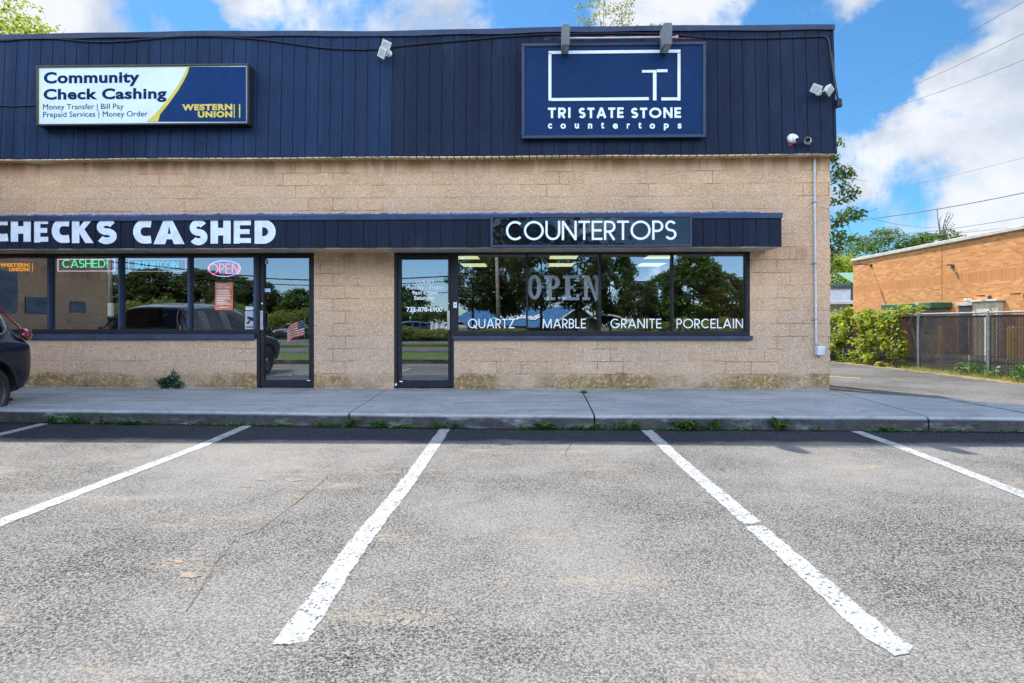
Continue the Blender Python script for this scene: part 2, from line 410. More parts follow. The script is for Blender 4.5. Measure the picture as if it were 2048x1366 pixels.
def m_leaf(name, a, b, c_, trans=.35):
    t = NT(name)
    ri = t.n('ShaderNodeNewGeometry').outputs['Random Per Island']
    big = t.noise(t.coord(), .8, 3)
    k = t.math('ADD', t.math('MULTIPLY', ri, .6), t.math('MULTIPLY', big, .45), clamp=True)
    col = t.ramp(k, [(0.1, a), (.5, b), (.9, c_)])
    d = t.n('ShaderNodeBsdfPrincipled'); t.set(d.inputs['Base Color'], col); d.inputs['Roughness'].default_value = .5
    d.inputs['Specular IOR Level'].default_value = .35
    tl = t.n('ShaderNodeBsdfTranslucent'); t.set(tl.inputs[0], t.mix(.5, col, (c_[0]*1.5, c_[1]*1.4, c_[2]*.8)))
    mx = t.n('ShaderNodeMixShader', i_0=trans)
    t.t.links.new(d.outputs[0], mx.inputs[1]); t.t.links.new(tl.outputs[0], mx.inputs[2]); t.t.links.new(mx.outputs[0], t.out.inputs[0])
    return t.mat
M['leaf'] = m_leaf('green_leaves', (.030,.062,.016), (.060,.120,.024), (.12,.20,.035))
M['leafdark'] = m_leaf('deep_green_leaves', (.034,.052,.018), (.062,.088,.028), (.11,.135,.04), .3)
M['leafbright'] = m_leaf('yellow_green_leaves', (.09,.14,.012), (.17,.25,.018), (.30,.36,.03), .5)
M['leafthin'] = m_leaf('olive_spring_leaves', (.08,.11,.03), (.14,.18,.045), (.24,.28,.06), .45)
M['vine'] = m_leaf('vine_leaves', (.04,.085,.014), (.18,.27,.03), (.46,.48,.05), .5)
M['weed'] = m_leaf('weed_leaves', (.03,.09,.016), (.06,.16,.02), (.11,.24,.03), .3)
M['grassblade'] = m_leaf('dry_green_grass', (.13,.15,.03), (.24,.26,.05), (.42,.38,.12), .35)
M['bark'] = plain('rough_bark', (.085,.065,.05), .9, .1, var=.4, scale=9, bump=.6)
M['deadwood'] = plain('grey_dead_wood', (.16,.13,.11), .9, .1, var=.3, scale=9)
M['pole'] = plain('weathered_pole_wood', (.30,.26,.21), .9, .1, var=.25, scale=4, bump=.3)
def m_ground(name, a, b, scale=1.4):
    t = NT(name); v = t.coord()
    c = t.mix(t.map(t.noise(v, scale, 6, .65), .3, .7), a, b)
    c = t.mix(t.math('MULTIPLY', t.map(t.noise(v, scale*25, 4), .4, .7), .5), c, tuple(x*.6 for x in a))
    return t.pbr(c, .95, .1, normal=t.bump(t.noise(v, 40, 4), .5, .02))
M['lawn'] = m_ground('mown_lawn', (.075,.12,.025), (.15,.19,.05))
M['earth'] = m_ground('bare_earth', (.10,.085,.05), (.13,.15,.05), .5)
M['litter'] = m_ground('leaf_litter_soil', (.20,.15,.09), (.30,.25,.15), 3)

def m_brick():
    t = NT('orange_brick'); v = t.coord(); s = t.sep(v)
    h = t.math('ADD', s[0], s[1])
    br = t.n('ShaderNodeTexBrick', i_Vector=t.comb(h, s[2]), offset=.5, i_Scale=1.0, i_Mortar_Size=.006, i_Mortar_Smooth=.3, i_Bias=0.0,
             i_Brick_Width=.30, i_Row_Height=.085, i_Color1=(0,0,0), i_Color2=(1,1,1), i_Mortar=(.5,.5,.5))
    sol = t.n('ShaderNodeTexBrick', i_Vector=t.comb(h, s[2]), offset=0.0, i_Scale=1.0, i_Mortar_Size=.008, i_Mortar_Smooth=.3, i_Bias=0.0,
             i_Brick_Width=.10, i_Row_Height=.42, i_Color1=(0,0,0), i_Color2=(1,1,1), i_Mortar=(.5,.5,.5))
    band = t.math('MULTIPLY', t.math('GREATER_THAN', s[2], 2.94), t.math('LESS_THAN', s[2], 3.36))
    k = t.mix(band, br.outputs['Color'], sol.outputs['Color'])
    mo = t.n('ShaderNodeMix', data_type='FLOAT', i_0=band, i_2=br.outputs['Fac'], i_3=sol.outputs['Fac']).outputs[0]
    c = t.ramp(t.math('ADD', t.math('MULTIPLY', k, t.math('SUBTRACT', .85, t.math('MULTIPLY', band, .55))), t.math('MULTIPLY', t.noise(v, .7, 3), .3)),
               [(0,(.36,.145,.048)),(.3,(.49,.20,.068)),(.7,(.55,.24,.085)),(1,(.63,.31,.13))])
    c = t.mix(t.math('MULTIPLY', mo, .7), c, (.55,.34,.19))
    return t.pbr(c, .85, .2, normal=t.bump(mo, -.25, .006))
M['brick'] = m_brick()
M['coping'] = plain('stone_coping', (.48,.45,.40), .7, .3, var=.12, scale=3)
M['green'] = plain('green_metal', (.03,.10,.055), .5, .4, var=.15)
M['tan'] = plain('tan_shutter', (.45,.33,.18), .6, .3, var=.1)
M['yellow'] = plain('yellow_bollard_paint', (.75,.42,.03), .5, .4, var=.1)
M['wiremesh'] = plain('dull_wire', (.085,.085,.09), .6, .3)
M['skywire'] = plain('weathered_wire', (.10,.11,.13), .6, .3)
M['slat'] = plain('dark_privacy_slat', (.030,.023,.021), .75, .15, var=.5, scale=3)
M['darkgrey'] = plain('dark_grey_metal', (.05,.05,.055), .5, .4)
M['greywall'] = plain('pale_grey_stucco', (.50,.50,.50), .8, .2, var=.08, scale=3)
M['navytarp'] = plain('navy_tarpaulin', (.02,.035,.10), .6, .3, var=.3)
# ---------------------------------------------------------------- lettering
def arc(cx, cy, rx, ry, a0, a1, n=18):
    return [(cx + rx * math.cos(R(a0 + (a1 - a0) * i / n)), cy + ry * math.sin(R(a0 + (a1 - a0) * i / n))) for i in range(n + 1)]
def strokes(ch, W, H, t):
    """centre lines of a geometric sans capital W x H drawn with a pen of width t: [(points, closed)]"""
    l, r, b, T, m = t/2, W - t/2, t/2, H - t/2, H/2
    cx, rx, ry = W/2, W/2 - t/2, H/2 - t/2
    S = lambda *p: (list(p), False)
    q = (H - t) / 4
    if ch == 'C': return [(arc(W*.56, m, W*.56 - t/2, ry, 48, 312, 30), False)]
    if ch == 'G': return [(arc(cx, m, rx, ry, 48, 350, 30), False), S((W*.55, m - t*.3), (W - t*.1, m - t*.3))]
    if ch == 'O': return [(arc(cx, m, rx, ry, 0, 348.75, 31), True)]
    if ch == 'Q': return [(arc(cx, m, rx, ry, 0, 348.75, 31), True), S((W*.58, H*.3), (W*.98, -H*.04))]
    if ch == 'U': return [([(l, H)] + arc(cx, rx + t/2, rx, rx, 180, 360, 16) + [(r, H)], False)]
    if ch == 'N': return [S((l, 0), (l, H)), S((l*.9, H - t*.15), (r + l*.1, t*.15)), S((r, 0), (r, H))]
    if ch == 'M': return [S((l, 0), (l + W*.06, H)), S((l + W*.06, H - t*.2), (cx, t*.4)), S((cx, t*.4), (r - W*.06, H - t*.2)), S((r, 0), (r - W*.06, H))]
    if ch == 'T': return [S((0, T), (W, T)), S((cx, 0), (cx, T))]
    if ch == 'E': return [S((l, 0), (l, H)), S((l, T), (W, T)), S((l, m), (W*.93, m)), S((l, b), (W, b))]
    if ch == 'L': return [S((l, 0), (l, H)), S((l, b), (W, b))]
    if ch == 'I': return [S((cx, 0), (cx, H))]
    if ch == '!': return [S((cx, H*.3), (cx, H)), S((cx, 0), (cx, H*.14))]
    if ch == 'H': return [S((l, 0), (l, H)), S((r, 0), (r, H)), S((l, m), (r, m))]
    if ch == 'K': return [S((l, 0), (l, H)), S((l, H*.40), (r - t*.25, H - t*.05)), S((W*.36, H*.60), (r - t*.02, t*.05))]
    if ch in 'PRBD':
        k = m if ch != 'P' else H*.46
        k = H*.44 if ch == 'R' else k
        if ch == 'D': return [S((l, 0), (l, H)), ([(l, T)] + [(max(l, x), y) for x, y in arc(W*.42, m, r - W*.42, ry, 90, -90, 20)] + [(l, b)], False)]
        rr = (T - k) / 2
        bowl = [(l, T)] + arc(r - rr, k + rr, rr, rr, 90, -90, 14) + [(l, k)]
        o = [S((l, 0), (l, H)), (bowl, False)]
        if ch == 'R': o.append(S((W*.42, k), (r - t*.05, 0)))
        if ch == 'B':
            r2 = (k - b) / 2; o.append(([(l, k)] + arc(r - r2, b + r2, r2, r2, 90, -90, 14) + [(l, b)], False))
        return o
    if ch == 'S':
        return [(arc(cx, T - q, rx*.94, q, 28, 270, 22) + arc(cx, b + q, rx, q, 90, -152, 22)[1:], False)]
    if ch == 'A': return [S((t*.52, 0), (cx - t*.1, H - t*.1)), S((W - t*.52, 0), (cx + t*.1, H - t*.1)), S((W*.24, H*.30), (W*.76, H*.30)), S((cx-t*.35, T), (cx+t*.35, T))]
    if ch == 'Z': return [S((0, T), (W, T)), S((r - t*.25, T), (l + t*.25, b)), S((0, b), (W, b))]
    if ch == 'Y': return [S((t*.45, H), (cx, H*.45)), S((W - t*.45, H), (cx, H*.45)), S((cx, 0), (cx, H*.48))]
    return []
ADV = dict(C=.86, G=1.0, O=1.05, Q=1.05, U=.78, N=.78, M=1.05, T=.62, E=.56, L=.50, I=.2, H=.74, K=.72, P=.58, R=.60, B=.58, D=.82, S=.60, A=.88, Z=.66, Y=.74)
ADV['!'] = .2; ADV[' '] = .42
def wall_place(x0, z0, Y, slant=0.0):
    return lambda x, z, k: (x0 + x, Y + k + slant * z, z0 + z)
def sign_word(mb, word, u0, u1, v0, v1, Y, tfrac, gap=.13, e=.004, mi=0, tube=None):
    """word in stroke capitals filling the photo rectangle on plane Y"""
    uc = (u0 + u1) / 2
    x0, x1 = PX(u0, Y), PX(u1, Y); z0, z1 = PZ(v1, Y, uc), PZ(v0, Y, uc); H = z1 - z0
    tot = sum(ADV[c] for c in word) + gap * (len(word) - 1); k = (x1 - x0) / (tot * H); x = x0
    n = 0
    for c in word:
        W = ADV[c] * H * k
        for pts, closed in strokes(c, W, H, tfrac * H):
            n += 1
            if tube:
                q = [(x + p[0], Y, z0 + p[1]) for p in pts]
                mb.tube(q, tube, 6, mi, closed)
            else: mb.ribbon(pts, tfrac * H, wall_place(x, z0, Y - .0004 * (n % 4)), e, closed, mi)
        x += W + gap * H * k
def font_mesh(body, bold=0.0, spacing=1.0):
    cu = bpy.data.curves.new('lettering', 'FONT'); cu.body = body; cu.size = 1; cu.offset = bold; cu.space_character = spacing
    cu.fill_mode = 'FRONT'; cu.resolution_u = 4
    o = bpy.data.objects.new('lettering', cu); C.objects.link(o)
    dg = bpy.context.evaluated_depsgraph_get(); me = bpy.data.meshes.new_from_object(o.evaluated_get(dg))
    vs = [v.co[:] for v in me.vertices]; fs = [tuple(p.vertices) for p in me.polygons]
    C.objects.unlink(o); bpy.data.objects.remove(o); bpy.data.curves.remove(cu); bpy.data.meshes.remove(me)
    return vs, fs
def font_word(mb, body, u0, u1, v0, v1, Y, bold=0.0, spacing=1.0, mi=0):
    vs, fs = font_mesh(body, bold, spacing)
    ax0, ax1 = min(v[0] for v in vs), max(v[0] for v in vs); ay0, ay1 = min(v[1] for v in vs), max(v[1] for v in vs)
    uc = (u0 + u1) / 2
    x0, x1 = PX(u0, Y), PX(u1, Y); z0, z1 = PZ(v1, Y, uc), PZ(v0, Y, uc)
    mb.add([(x0 + (v[0]-ax0)/(ax1-ax0)*(x1-x0), Y, z0 + (v[1]-ay0)/(ay1-ay0)*(z1-z0)) for v in vs], fs, mi)
def prect(mb, u0, u1, v0, v1, Y, e=.004, mi=0):
    uc = (u0 + u1) / 2
    mb.box(PX(u0, Y), PX(u1, Y), Y, Y + e, PZ(v1, Y, uc), PZ(v0, Y, uc), mi)
# ---------------------------------------------------------------- ground
def sheet(name, poly, z, mat, kind='structure'):
    mb = MB(); mb.add([(x, y, z) for x, y in poly], [tuple(range(len(poly)))])
    o = mb.build(name, mat); fix_normals(o)
    if o.data.polygons[0].normal.z < 0: o.data.flip_normals()
    return tag(o, kind=kind)
sheet('ground', [(-400,-400),(400,-400),(400,400),(-400,400)], -.03, M['earth'])
# kerb line of the walk in front of the shops (surveyed, it is not quite straight)
KERB = [(-24, 7.85), (-10, 7.68), (-6.5, 7.60), (-3.6, 7.46), (-1.0, 7.31), (1.2, 7.28), (4.0, 7.27), (6.2, 7.20), (12, 7.1), (16, 7.0)]
def kerb_y(x):
    for (xa, ya), (xb, yb) in zip(KERB, KERB[1:]):
        if xa <= x <= xb: return ya + (yb - ya) * (x - xa) / (xb - xa)
    return KERB[-1][1]
LAWN = [(-40, .75), (-14, .75), (-6, .95), (-2.5, 1.0), (-.6, .75), (.8, 0.0), (2.0, -1.4), (2.6, -3.2), (2.6, -4.6), (-40, -4.6)]
lot = [(-40, .4)] + [(-40, 7.9)] + [(x, y + .1) for x, y in KERB] + [(16, -5), (-40, -5)]
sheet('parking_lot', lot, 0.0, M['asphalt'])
sheet('driveway', [(4.9, 10.05), (5.2, 60), (11.2, 60), (10.9, 20), (10.8, 12), (10.6, 4.0), (7.6, 4.0), (6.95, 7.3)], .004, M['drive'])
sheet('street', [(-150, -13.5), (150, -13.5), (150, -4.5), (-150, -4.5)], .004, M['road'])
sheet('car_park', [(-90, -33), (40, -33), (40, -16), (-90, -16)], .004, M['road'])
mb = MB()   # lawn between the lot and the street with its low kerb
mb.plate(LAWN[::-1], lambda x, y, k: (x, y, .10 - k), .14); o = mb.build('lawn', M['lawn']); fix_normals(o); tag(o, kind='structure')
mb = MB(); mb.ribbon([(x, y) for x, y in LAWN[:9]], .14, lambda x, y, k: (x, y, .13 - k), .18); o = mb.build('lawn_kerb', M['concrete']); fix_normals(o); tag(o, kind='structure')
mb = MB(); mb.box(-60, 2.6, -6.3, -5.0, -.02, .09); o = mb.build('pavement', M['concrete']); tag(o, kind='structure')
mb = MB(); mb.box(-90, 60, -15.6, -13.8, -.02, .13); o = mb.build('verge', M['lawn']); tag(o, kind='structure')

XL, XR = -10.5, PX(1660, DY)
# concrete walk: slabs with open joints and a rounded kerb arris
SW = .17
JU = [(206, 827, 206, 838), (766, 782, 692, 829), (1168, 785, 1188, 829), (1690, 790, 1836, 829)]
joints = []
for ua, va, ub, vb in JU:
    xb, yb = G(ub, vb, SW); xa, ya = G(ua, va, SW) if va < 800 else (xb - .02, yb + .35)
    joints.append((xa, xb))
def slab(xa0, xa1, xb0, xb1, back=10.19, back2=None):
    """slab between back corners xa and kerb corners xb"""
    g = .011
    b = bmesh.new(); n = max(2, int((xb1 - xb0) / .25)); top, bot = [], []
    back2 = back if back2 is None else back2
    rows = []
    for i in range(n + 1):
        k = i / n; xb = xb0 + g + (xb1 - xb0 - 2*g) * k; xa = xa0 + g + (xa1 - xa0 - 2*g) * k
        yb = kerb_y(xb); w = .006 * math.sin(xb * 5.1) + .005 * math.sin(xb * 13.7); yk = back + (back2 - back) * k
        pts = [(xa, yk, -.03), (xa, yk, SW), (xa + (xb-xa)*.5, (yk+yb)/2, SW), (xb, yb + .05, SW), (xb, yb + .018 + w*.4, SW - .007), (xb, yb + w, SW - .03 - abs(w)*.5), (xb, yb - .012 + w*.5, -.03)]
        rows.append([b.verts.new(p) for p in pts])
    for r0, r1 in zip(rows, rows[1:]):
        for j in range(len(r0) - 1): b.faces.new((r0[j], r0[j+1], r1[j+1], r1[j]))
    b.faces.new(rows[0]); b.faces.new(rows[-1][::-1])
    bmesh.ops.recalc_face_normals(b, faces=b.faces[:])
    return b
allb = bmesh.new()
edges_ = [(-22, -22)] + [(a, b) for a, b in joints[1:3]] + [(5.08, joints[3][1])]
tmp = bpy.data.meshes.new('tmp')
for (a0, b0), (a1, b1) in zip(edges_, edges_[1:]):
    s_ = slab(a0, a1, b0, b1); s_.to_mesh(tmp); allb.from_mesh(tmp); s_.free()
s_ = slab(5.08, 7.25, joints[3][1], 6.9, 10.05, 7.85); s_.to_mesh(tmp); allb.from_mesh(tmp); s_.free()
me = bpy.data.meshes.new('sidewalk'); allb.to_mesh(me); allb.free(); me.materials.append(M['concrete'])
o = bpy.data.objects.new('sidewalk', me); C.objects.link(o); tag(o, kind='structure'); bpy.data.meshes.remove(tmp)
# thin footing ledge along the wall foot
mb = MB(); r_ = random.Random(14); x = XL + .1
while x < XR - .1:
    L = r_.uniform(.5, 1.9); xe = min(x + L, XR_ := PX(1660, DY) - .02); k = r_.uniform(.02, .07)
    if not (xe > PX(512, DY) and x < PX(628, DY)) and not (xe > PX(788, DY) and x < PX(908, DY)): mb.cham(x, xe - .012, DY - k, DY + .01, SW - .02, SW + r_.uniform(.010, .024), .005)
    x = xe
    if xe >= XR_: break
o = mb.build('wall_footing', M['concrete']); tag(o, kind='structure')
# the crack over the kerb at the left and the low dividing kerb at the right end
mb = MB(); x, y = G(206, 829, SW)
mb.add([(x-.012,y+.16,SW+.004),(x+.006,y+.17,SW+.004),(x+.016,y-.0,SW+.003),(x-.02,y+.0,SW+.003)], [(0,1,2,3)]); mb.add([(x-.02,y-.026,SW-.01),(x+.016,y-.026,SW-.01),(x+.004,y-.03,.03),(x-.006,y-.03,.03)], [(0,1,2,3)])
o = mb.build('sidewalk_crack', M['black']); tag(o, kind='structure')
xa, ya = G(1900, 797, .19); xb, yb = G(2125, 836, .19)
mb = MB(); mb.ribbon([(xa, ya), (xb + .02, yb)], .07, lambda x, y, k: (x, y, .188 - k), .21); o = mb.build('dividing_kerb', M['concrete']); fix_normals(o); tag(o, kind='structure')

# stall lines: worn paint with ragged edges
def strip(name, pts, w, z, mat, rag=.012, seg=.05, seed=0):
    r_ = random.Random(seed); q = []
    for (xa, ya), (xb, yb) in zip(pts, pts[1:]):
        L = math.hypot(xb-xa, yb-ya); n = max(1, int(L/seg))
        q += [(xa + (xb-xa)*i/n, ya + (yb-ya)*i/n) for i in range(n)]
    q.append(pts[-1]); V_, F_, E_ = [], [], []
    for i, (x, y) in enumerate(q):
        a = q[max(0, i-1)]; b_ = q[min(len(q)-1, i+1)]
        d = Vector((b_[0]-a[0], b_[1]-a[1])).normalized(); nx, ny = -d.y, d.x
        wl = w/2 + r_.uniform(-rag, rag); wr = w/2 + r_.uniform(-rag, rag)
        if i in (0, len(q)-1): wl *= .93; wr *= .95
        V_ += [(x+nx*wl, y+ny*wl, z), (x, y, z), (x-nx*wr, y-ny*wr, z)]; E_ += [0, 0 if i in (0, len(q)-1) else 1, 0]
    for i in range(len(q)-1): F_ += [(3*i, 3*i+1, 3*i+4, 3*i+3), (3*i+1, 3*i+2, 3*i+5, 3*i+4)]
    mb = MB(); mb.add(V_, F_); o = mb.build(name, mat)
    at_ = o.data.attributes.new('edge', 'FLOAT', 'POINT'); at_.data.foreach_set('value', E_)
    if o.data.polygons[0].normal.z < 0: o.data.flip_normals()
    return tag(o, kind='structure')
LINES = [[(100,845),(30,862),(-60,884),(-420,972)], [(495,852),(400,893),(250,950),(0,1046),(-190,1120)], [(890,858),(851,915),(800,985),(715,1090),(650,1185),(577,1291)],
         [(1288,856),(1380,940),(1500,1043),(1506,1049)], [(1508,1052),(1620,1150),(1700,1222),(1766,1278),(1818,1309)], [(1700,859),(1790,890),(1920,940),(2110,1015),(2650,1215)]]
for i, L in enumerate(LINES):
    strip('stall_line', [G(u, v) for u, v in L], .138, .004, M['line'], .006, .03, i)
# lines at the back of the lot and on the driveway
strip('stall_line', [(-5.5, 4.6), (-5.5, 2.2)], .1, .004, M['line'], seed=11)
strip('yellow_marking', [G(1600, 750), G(1722, 757)], .14, .008, M['yellowline'], seed=12)
strip('yellow_marking', [G(1600, 769), G(1742, 785)], .10, .008, M['yellowline'], seed=13)
# cracks and worn bald spots in the lot
crk = plain('crack_fill', (.125,.10,.075), .9, .1, var=.4, scale=20)
tanp = plain('bald_sandy_patch', (.235,.185,.135), .9, .15, var=.25, scale=14, bump=.3)
for i, L in enumerate([[(655,955),(600,1000),(520,1060),(470,1075)], [(470,1080),(430,1130),(395,1190),(372,1225)],
                       [(1145,886),(1133,900),(1130,912)]]):
    strip('asphalt_crack', [G(u, v) for u, v in L], .006, .003, crk, .006, .022, 20 + i)
def blob(u, v, ru, rv, seed):
    r_ = random.Random(seed); pts = []
    for k in range(26):
        a = 2*math.pi*k/26; q = r_.uniform(.6, 1.15)
        pts.append(G(u + ru*q*math.cos(a), v + rv*q*math.sin(a)))
    mb = MB(); mb.add([(x, y, .003) for x, y in pts], [tuple(range(26))]); o = mb.build('bald_patch', tanp)
    if o.data.polygons[0].normal.z < 0: o.data.flip_normals()
    tag(o, kind='structure')
for i, b_ in enumerate([(380,1151,26,6),(358,1124,11,4),(586,960,17,3.5),(523,959,11,2.5),(598,994,17,3),(490,973,12,1.6)]): blob(*b_, i)

strip('gutter_dirt', [(x, kerb_y(x) - .03) for x in np.linspace(-11, 6.8, 40)], .055, .006, plain('gutter_dirt_soil', (.030,.026,.020), .95, .1, var=.5, scale=12, bump=.4), .022, .05, 61)
# ---------------------------------------------------------------- the shop building
XL, XR = -10.5, PX(1660, DY)
ZH = PZ(497, DY, 1200); ZS = PZ(679, DY, 1200); ZT = 4.16
A0, A1, A2 = XL + .4, PX(513, DY), PX(628, DY)      # left shop: window A0..A1, door A1..A2
B0, B1, B2 = PX(788, DY), PX(908, DY), PX(1500, DY) # right shop: door B0..B1, window B1..B2
bld = thing('shop_building', 'low tan block shop building with dark navy board fascia and two glazed storefronts', 'building', (0, DY, 0))
def part(mb, name, mat, parent=bld, **k):
    o = mb.build(name, mat, None, **k)
    o.parent = parent
    w = Vector((0, 0, 0)); p = parent
    while p is not None: w += Vector(p.location); p = p.parent
    o.data.transform(Matrix.Translation(-w)); return o
# Block mapping reads object coordinates, so walls keep their own origin at the world origin of the parent; materials use the same offsets everywhere
mb = MB(); T = .2
def wr(x0, x1, z0, z1): mb.box(x0, x1, DY, DY + T, z0, z1)
wr(XL, A0, .05, ZT); wr(A0, A2, ZH, ZT); wr(A0, A1, .05, ZS); wr(A2, B0, .05, ZT); wr(B0, B2, ZH, ZT); wr(B1, B2, .05, ZS); wr(B2, XR - .213, .05, ZT)
bh = .2133; z = 2.558 - 12 * bh; r_ = random.Random(3); k = 0
while z < ZT:
    z1 = min(z + bh, ZT); x1 = XR + r_.uniform(-.006, .012)
    b0 = max(z, .05)
    # split face: the arris wanders
    b = bmesh.new(); nx, nz = 2, 4; rows = []
    for j in range(nz + 1):
        zz = b0 + (z1 - b0) * j / nz; jit = r_.uniform(-.008, .008) - (.010 if j in (0, nz) else 0)
        rows.append([b.verts.new((XR - .213, DY, zz)), b.verts.new((x1 + jit, DY + .002, zz)), b.verts.new((x1 + jit, DY + .4, zz)), b.verts.new((XR - .213, DY + .4, zz))])
    for q0, q1 in zip(rows, rows[1:]):
        for a in range(4): b.faces.new((q0[a], q0[(a+1) % 4], q1[(a+1) % 4], q1[a]))
    b.faces.new(rows[0][::-1]); b.faces.new(rows[-1]); b.verts.index_update()
    mb.add([v.co[:] for v in b.verts], [[v.index for v in f.verts] for f in b.faces]); b.free()
    z = z1; k += 1
mb.box(XR - .2, XR, DY + .4, 14.4, .05, ZT); mb.box(XL, XL + .2, DY + .2, 14.4, .05, ZT); mb.box(XL, XR, 14.4, 14.6, 2.9, ZT)
mb.box(XR - .2, XR, 14.4, 19.0, .05, 3.4); mb.box(XL, XL + .2, 14.4, 19.0, .05, 3.4); mb.box(XL, XR, 19.0, 19.2, .05, 3.4)
mb.box(XL - .2, XL, 5.6, 14.4, .05, 5.8)        # wing at the left end of the row
wall = mb.build('block_wall', M['block'], bld); wall.location = (0, -DY, 0)
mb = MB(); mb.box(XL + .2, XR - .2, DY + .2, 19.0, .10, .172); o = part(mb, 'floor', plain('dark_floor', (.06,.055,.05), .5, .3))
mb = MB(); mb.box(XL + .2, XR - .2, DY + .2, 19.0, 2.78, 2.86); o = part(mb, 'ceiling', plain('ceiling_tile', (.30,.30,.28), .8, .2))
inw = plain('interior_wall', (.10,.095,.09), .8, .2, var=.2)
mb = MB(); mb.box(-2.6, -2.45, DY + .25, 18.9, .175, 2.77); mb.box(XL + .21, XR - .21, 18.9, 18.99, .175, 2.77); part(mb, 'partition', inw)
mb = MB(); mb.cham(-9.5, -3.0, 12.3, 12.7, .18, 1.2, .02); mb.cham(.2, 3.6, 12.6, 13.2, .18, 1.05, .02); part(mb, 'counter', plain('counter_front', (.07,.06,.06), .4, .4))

# fascia: grooved boards leaning back a little
FY0, FY1 = DY - .20, DY - .09
FZ0 = PZ(306, FY0, 1675); FZ1 = PZ(50, FY1, 1668); FX1 = PX(1674.5, FY0)
def fy(z): return FY0 + (FY1 - FY0) * (z - FZ0) / (FZ1 - FZ0)
def grooved(mb, x0, x1, z0, z1, yf, bw=.2075, gw=.011, gd=.013, jag=0.0, seed=1):
    r_ = random.Random(seed); x = x0; o = 0
    while x < x1 - 1e-6:
        xe = min(x + bw, x1); a, b = x + gw/2, xe - gw/2; dz = r_.uniform(-jag, jag)
        y00, y01 = yf(z0), yf(z1); pr = r_.uniform(0, .003)
        vs = [(x, y00+gd, z0), (a, y00+gd, z0), (a, y00-pr, z0+dz), (b, y00-pr, z0+dz), (b, y00+gd, z0), (xe, y00+gd, z0),
              (x, y01+gd, z1), (a, y01+gd, z1), (a, y01-pr, z1), (b, y01-pr, z1), (b, y01+gd, z1), (xe, y01+gd, z1)]
        mb.add(vs, [(i, i+1, i+7, i+6) for i in range(5)])
        mb.add([(a, y00-pr, z0+dz), (b, y00-pr, z0+dz), (b, y00+.03, z0+dz), (a, y00+.03, z0+dz)], [(0, 3, 2, 1)])
        x = xe
mb = MB(); grooved(mb, XL - .25, FX1, FZ0, FZ1 - .05, fy, jag=.006)
# return of the fascia round the corner, and its back
mb.add([(FX1, FY0, FZ0), (FX1, DY+4.3, FZ0), (FX1 - .06, DY+4.3, FZ1), (FX1 - .06, FY1, FZ1)], [(0, 1, 2, 3)])
mb.add([(XL-.25, DY+4.3, FZ0), (FX1, DY+4.3, FZ0), (FX1-.06, DY+4.3, FZ1-.3), (XL-.25, DY+4.3, FZ1-.3)], [(0, 3, 2, 1)])
fas = mb.build('fascia', M['siding'], bld); fas.location = (0, -DY, 0)
mb = MB()   # cap with a slight sag along its run
xs = np.linspace(XL - .28, FX1 + .0, 60); V_ = []
def sag(x): return -.03 * math.exp(-((x + 2.6)/1.6)**2) + .018*math.sin(x*.9) * .6 + .006 * math.sin(x*3.1)
for x in xs:
    s_ = sag(x); zt = FZ1 + s_ * .7
    V_ += [(x, FY1-.035, zt-.085+.006*math.sin(x*4.3)), (x, FY1-.040, zt), (x, FY1+.25, zt+.01), (x, FY1+.25, zt-.08)]
mb.add(V_, [(4*i+j, 4*i+(j+1)%4, 4*(i+1)+(j+1)%4, 4*(i+1)+j) for i in range(59) for j in range(4)] + [(236,237,238,239)])
mb.box(FX1-.10, FX1+.012, FY1+.25, DY+4.35, FZ1-.07, FZ1+.008)
o = mb.build('roof_cap', M['cap'], bld); fix_normals(o); o.location = (0, -DY, 0)
mb = MB(); mb.box(XL - .2, FX1 - .08, FY1 + .2, DY + 4.28, FZ1 - .5, FZ1 - .4); mb.box(XL, XR, 14.62, 19.2, 3.4, 3.5); o = mb.build('roof', M['darkgrey'], bld); o.location = (0, -DY, 0)
# soffit with vinyl ribs, one strip hanging down at the left
mb = MB(); x = XL - .2
while x < FX1 - .03:
    xe = min(x + .125, FX1 - .03); d = .012 * math.sin(x*1.7)
    mb.box(x + .009, xe - .009, FY0 + .012, DY - .004, FZ0 - .022 + d*.5, FZ0 - .004 + d*.5); x = xe
ua, ub, uc = PX(30, FY0), PX(70, FY0), PX(98, FY0); zb = PZ(323, FY0, 70)
mb.add([(ua, FY0+.02, FZ0-.02), (ub, FY0+.05, zb), (uc, FY0+.02, FZ0-.025), (ua, DY-.02, FZ0-.03), (ub, DY-.02, zb-.01), (uc, DY-.02, FZ0-.03)], [(0,1,4,3),(1,2,5,4),(0,2,1)])
o = mb.build('soffit', M['soffit'], bld); o.location = (0, -DY, 0)
mb = MB(); mb.box(XL-.2, FX1-.02, FY0 + .03, DY + .2, FZ0 + .002, FZ0 + .04); o = mb.build('soffit_board', M['soffit2'], bld); o.location = (0, -DY, 0)

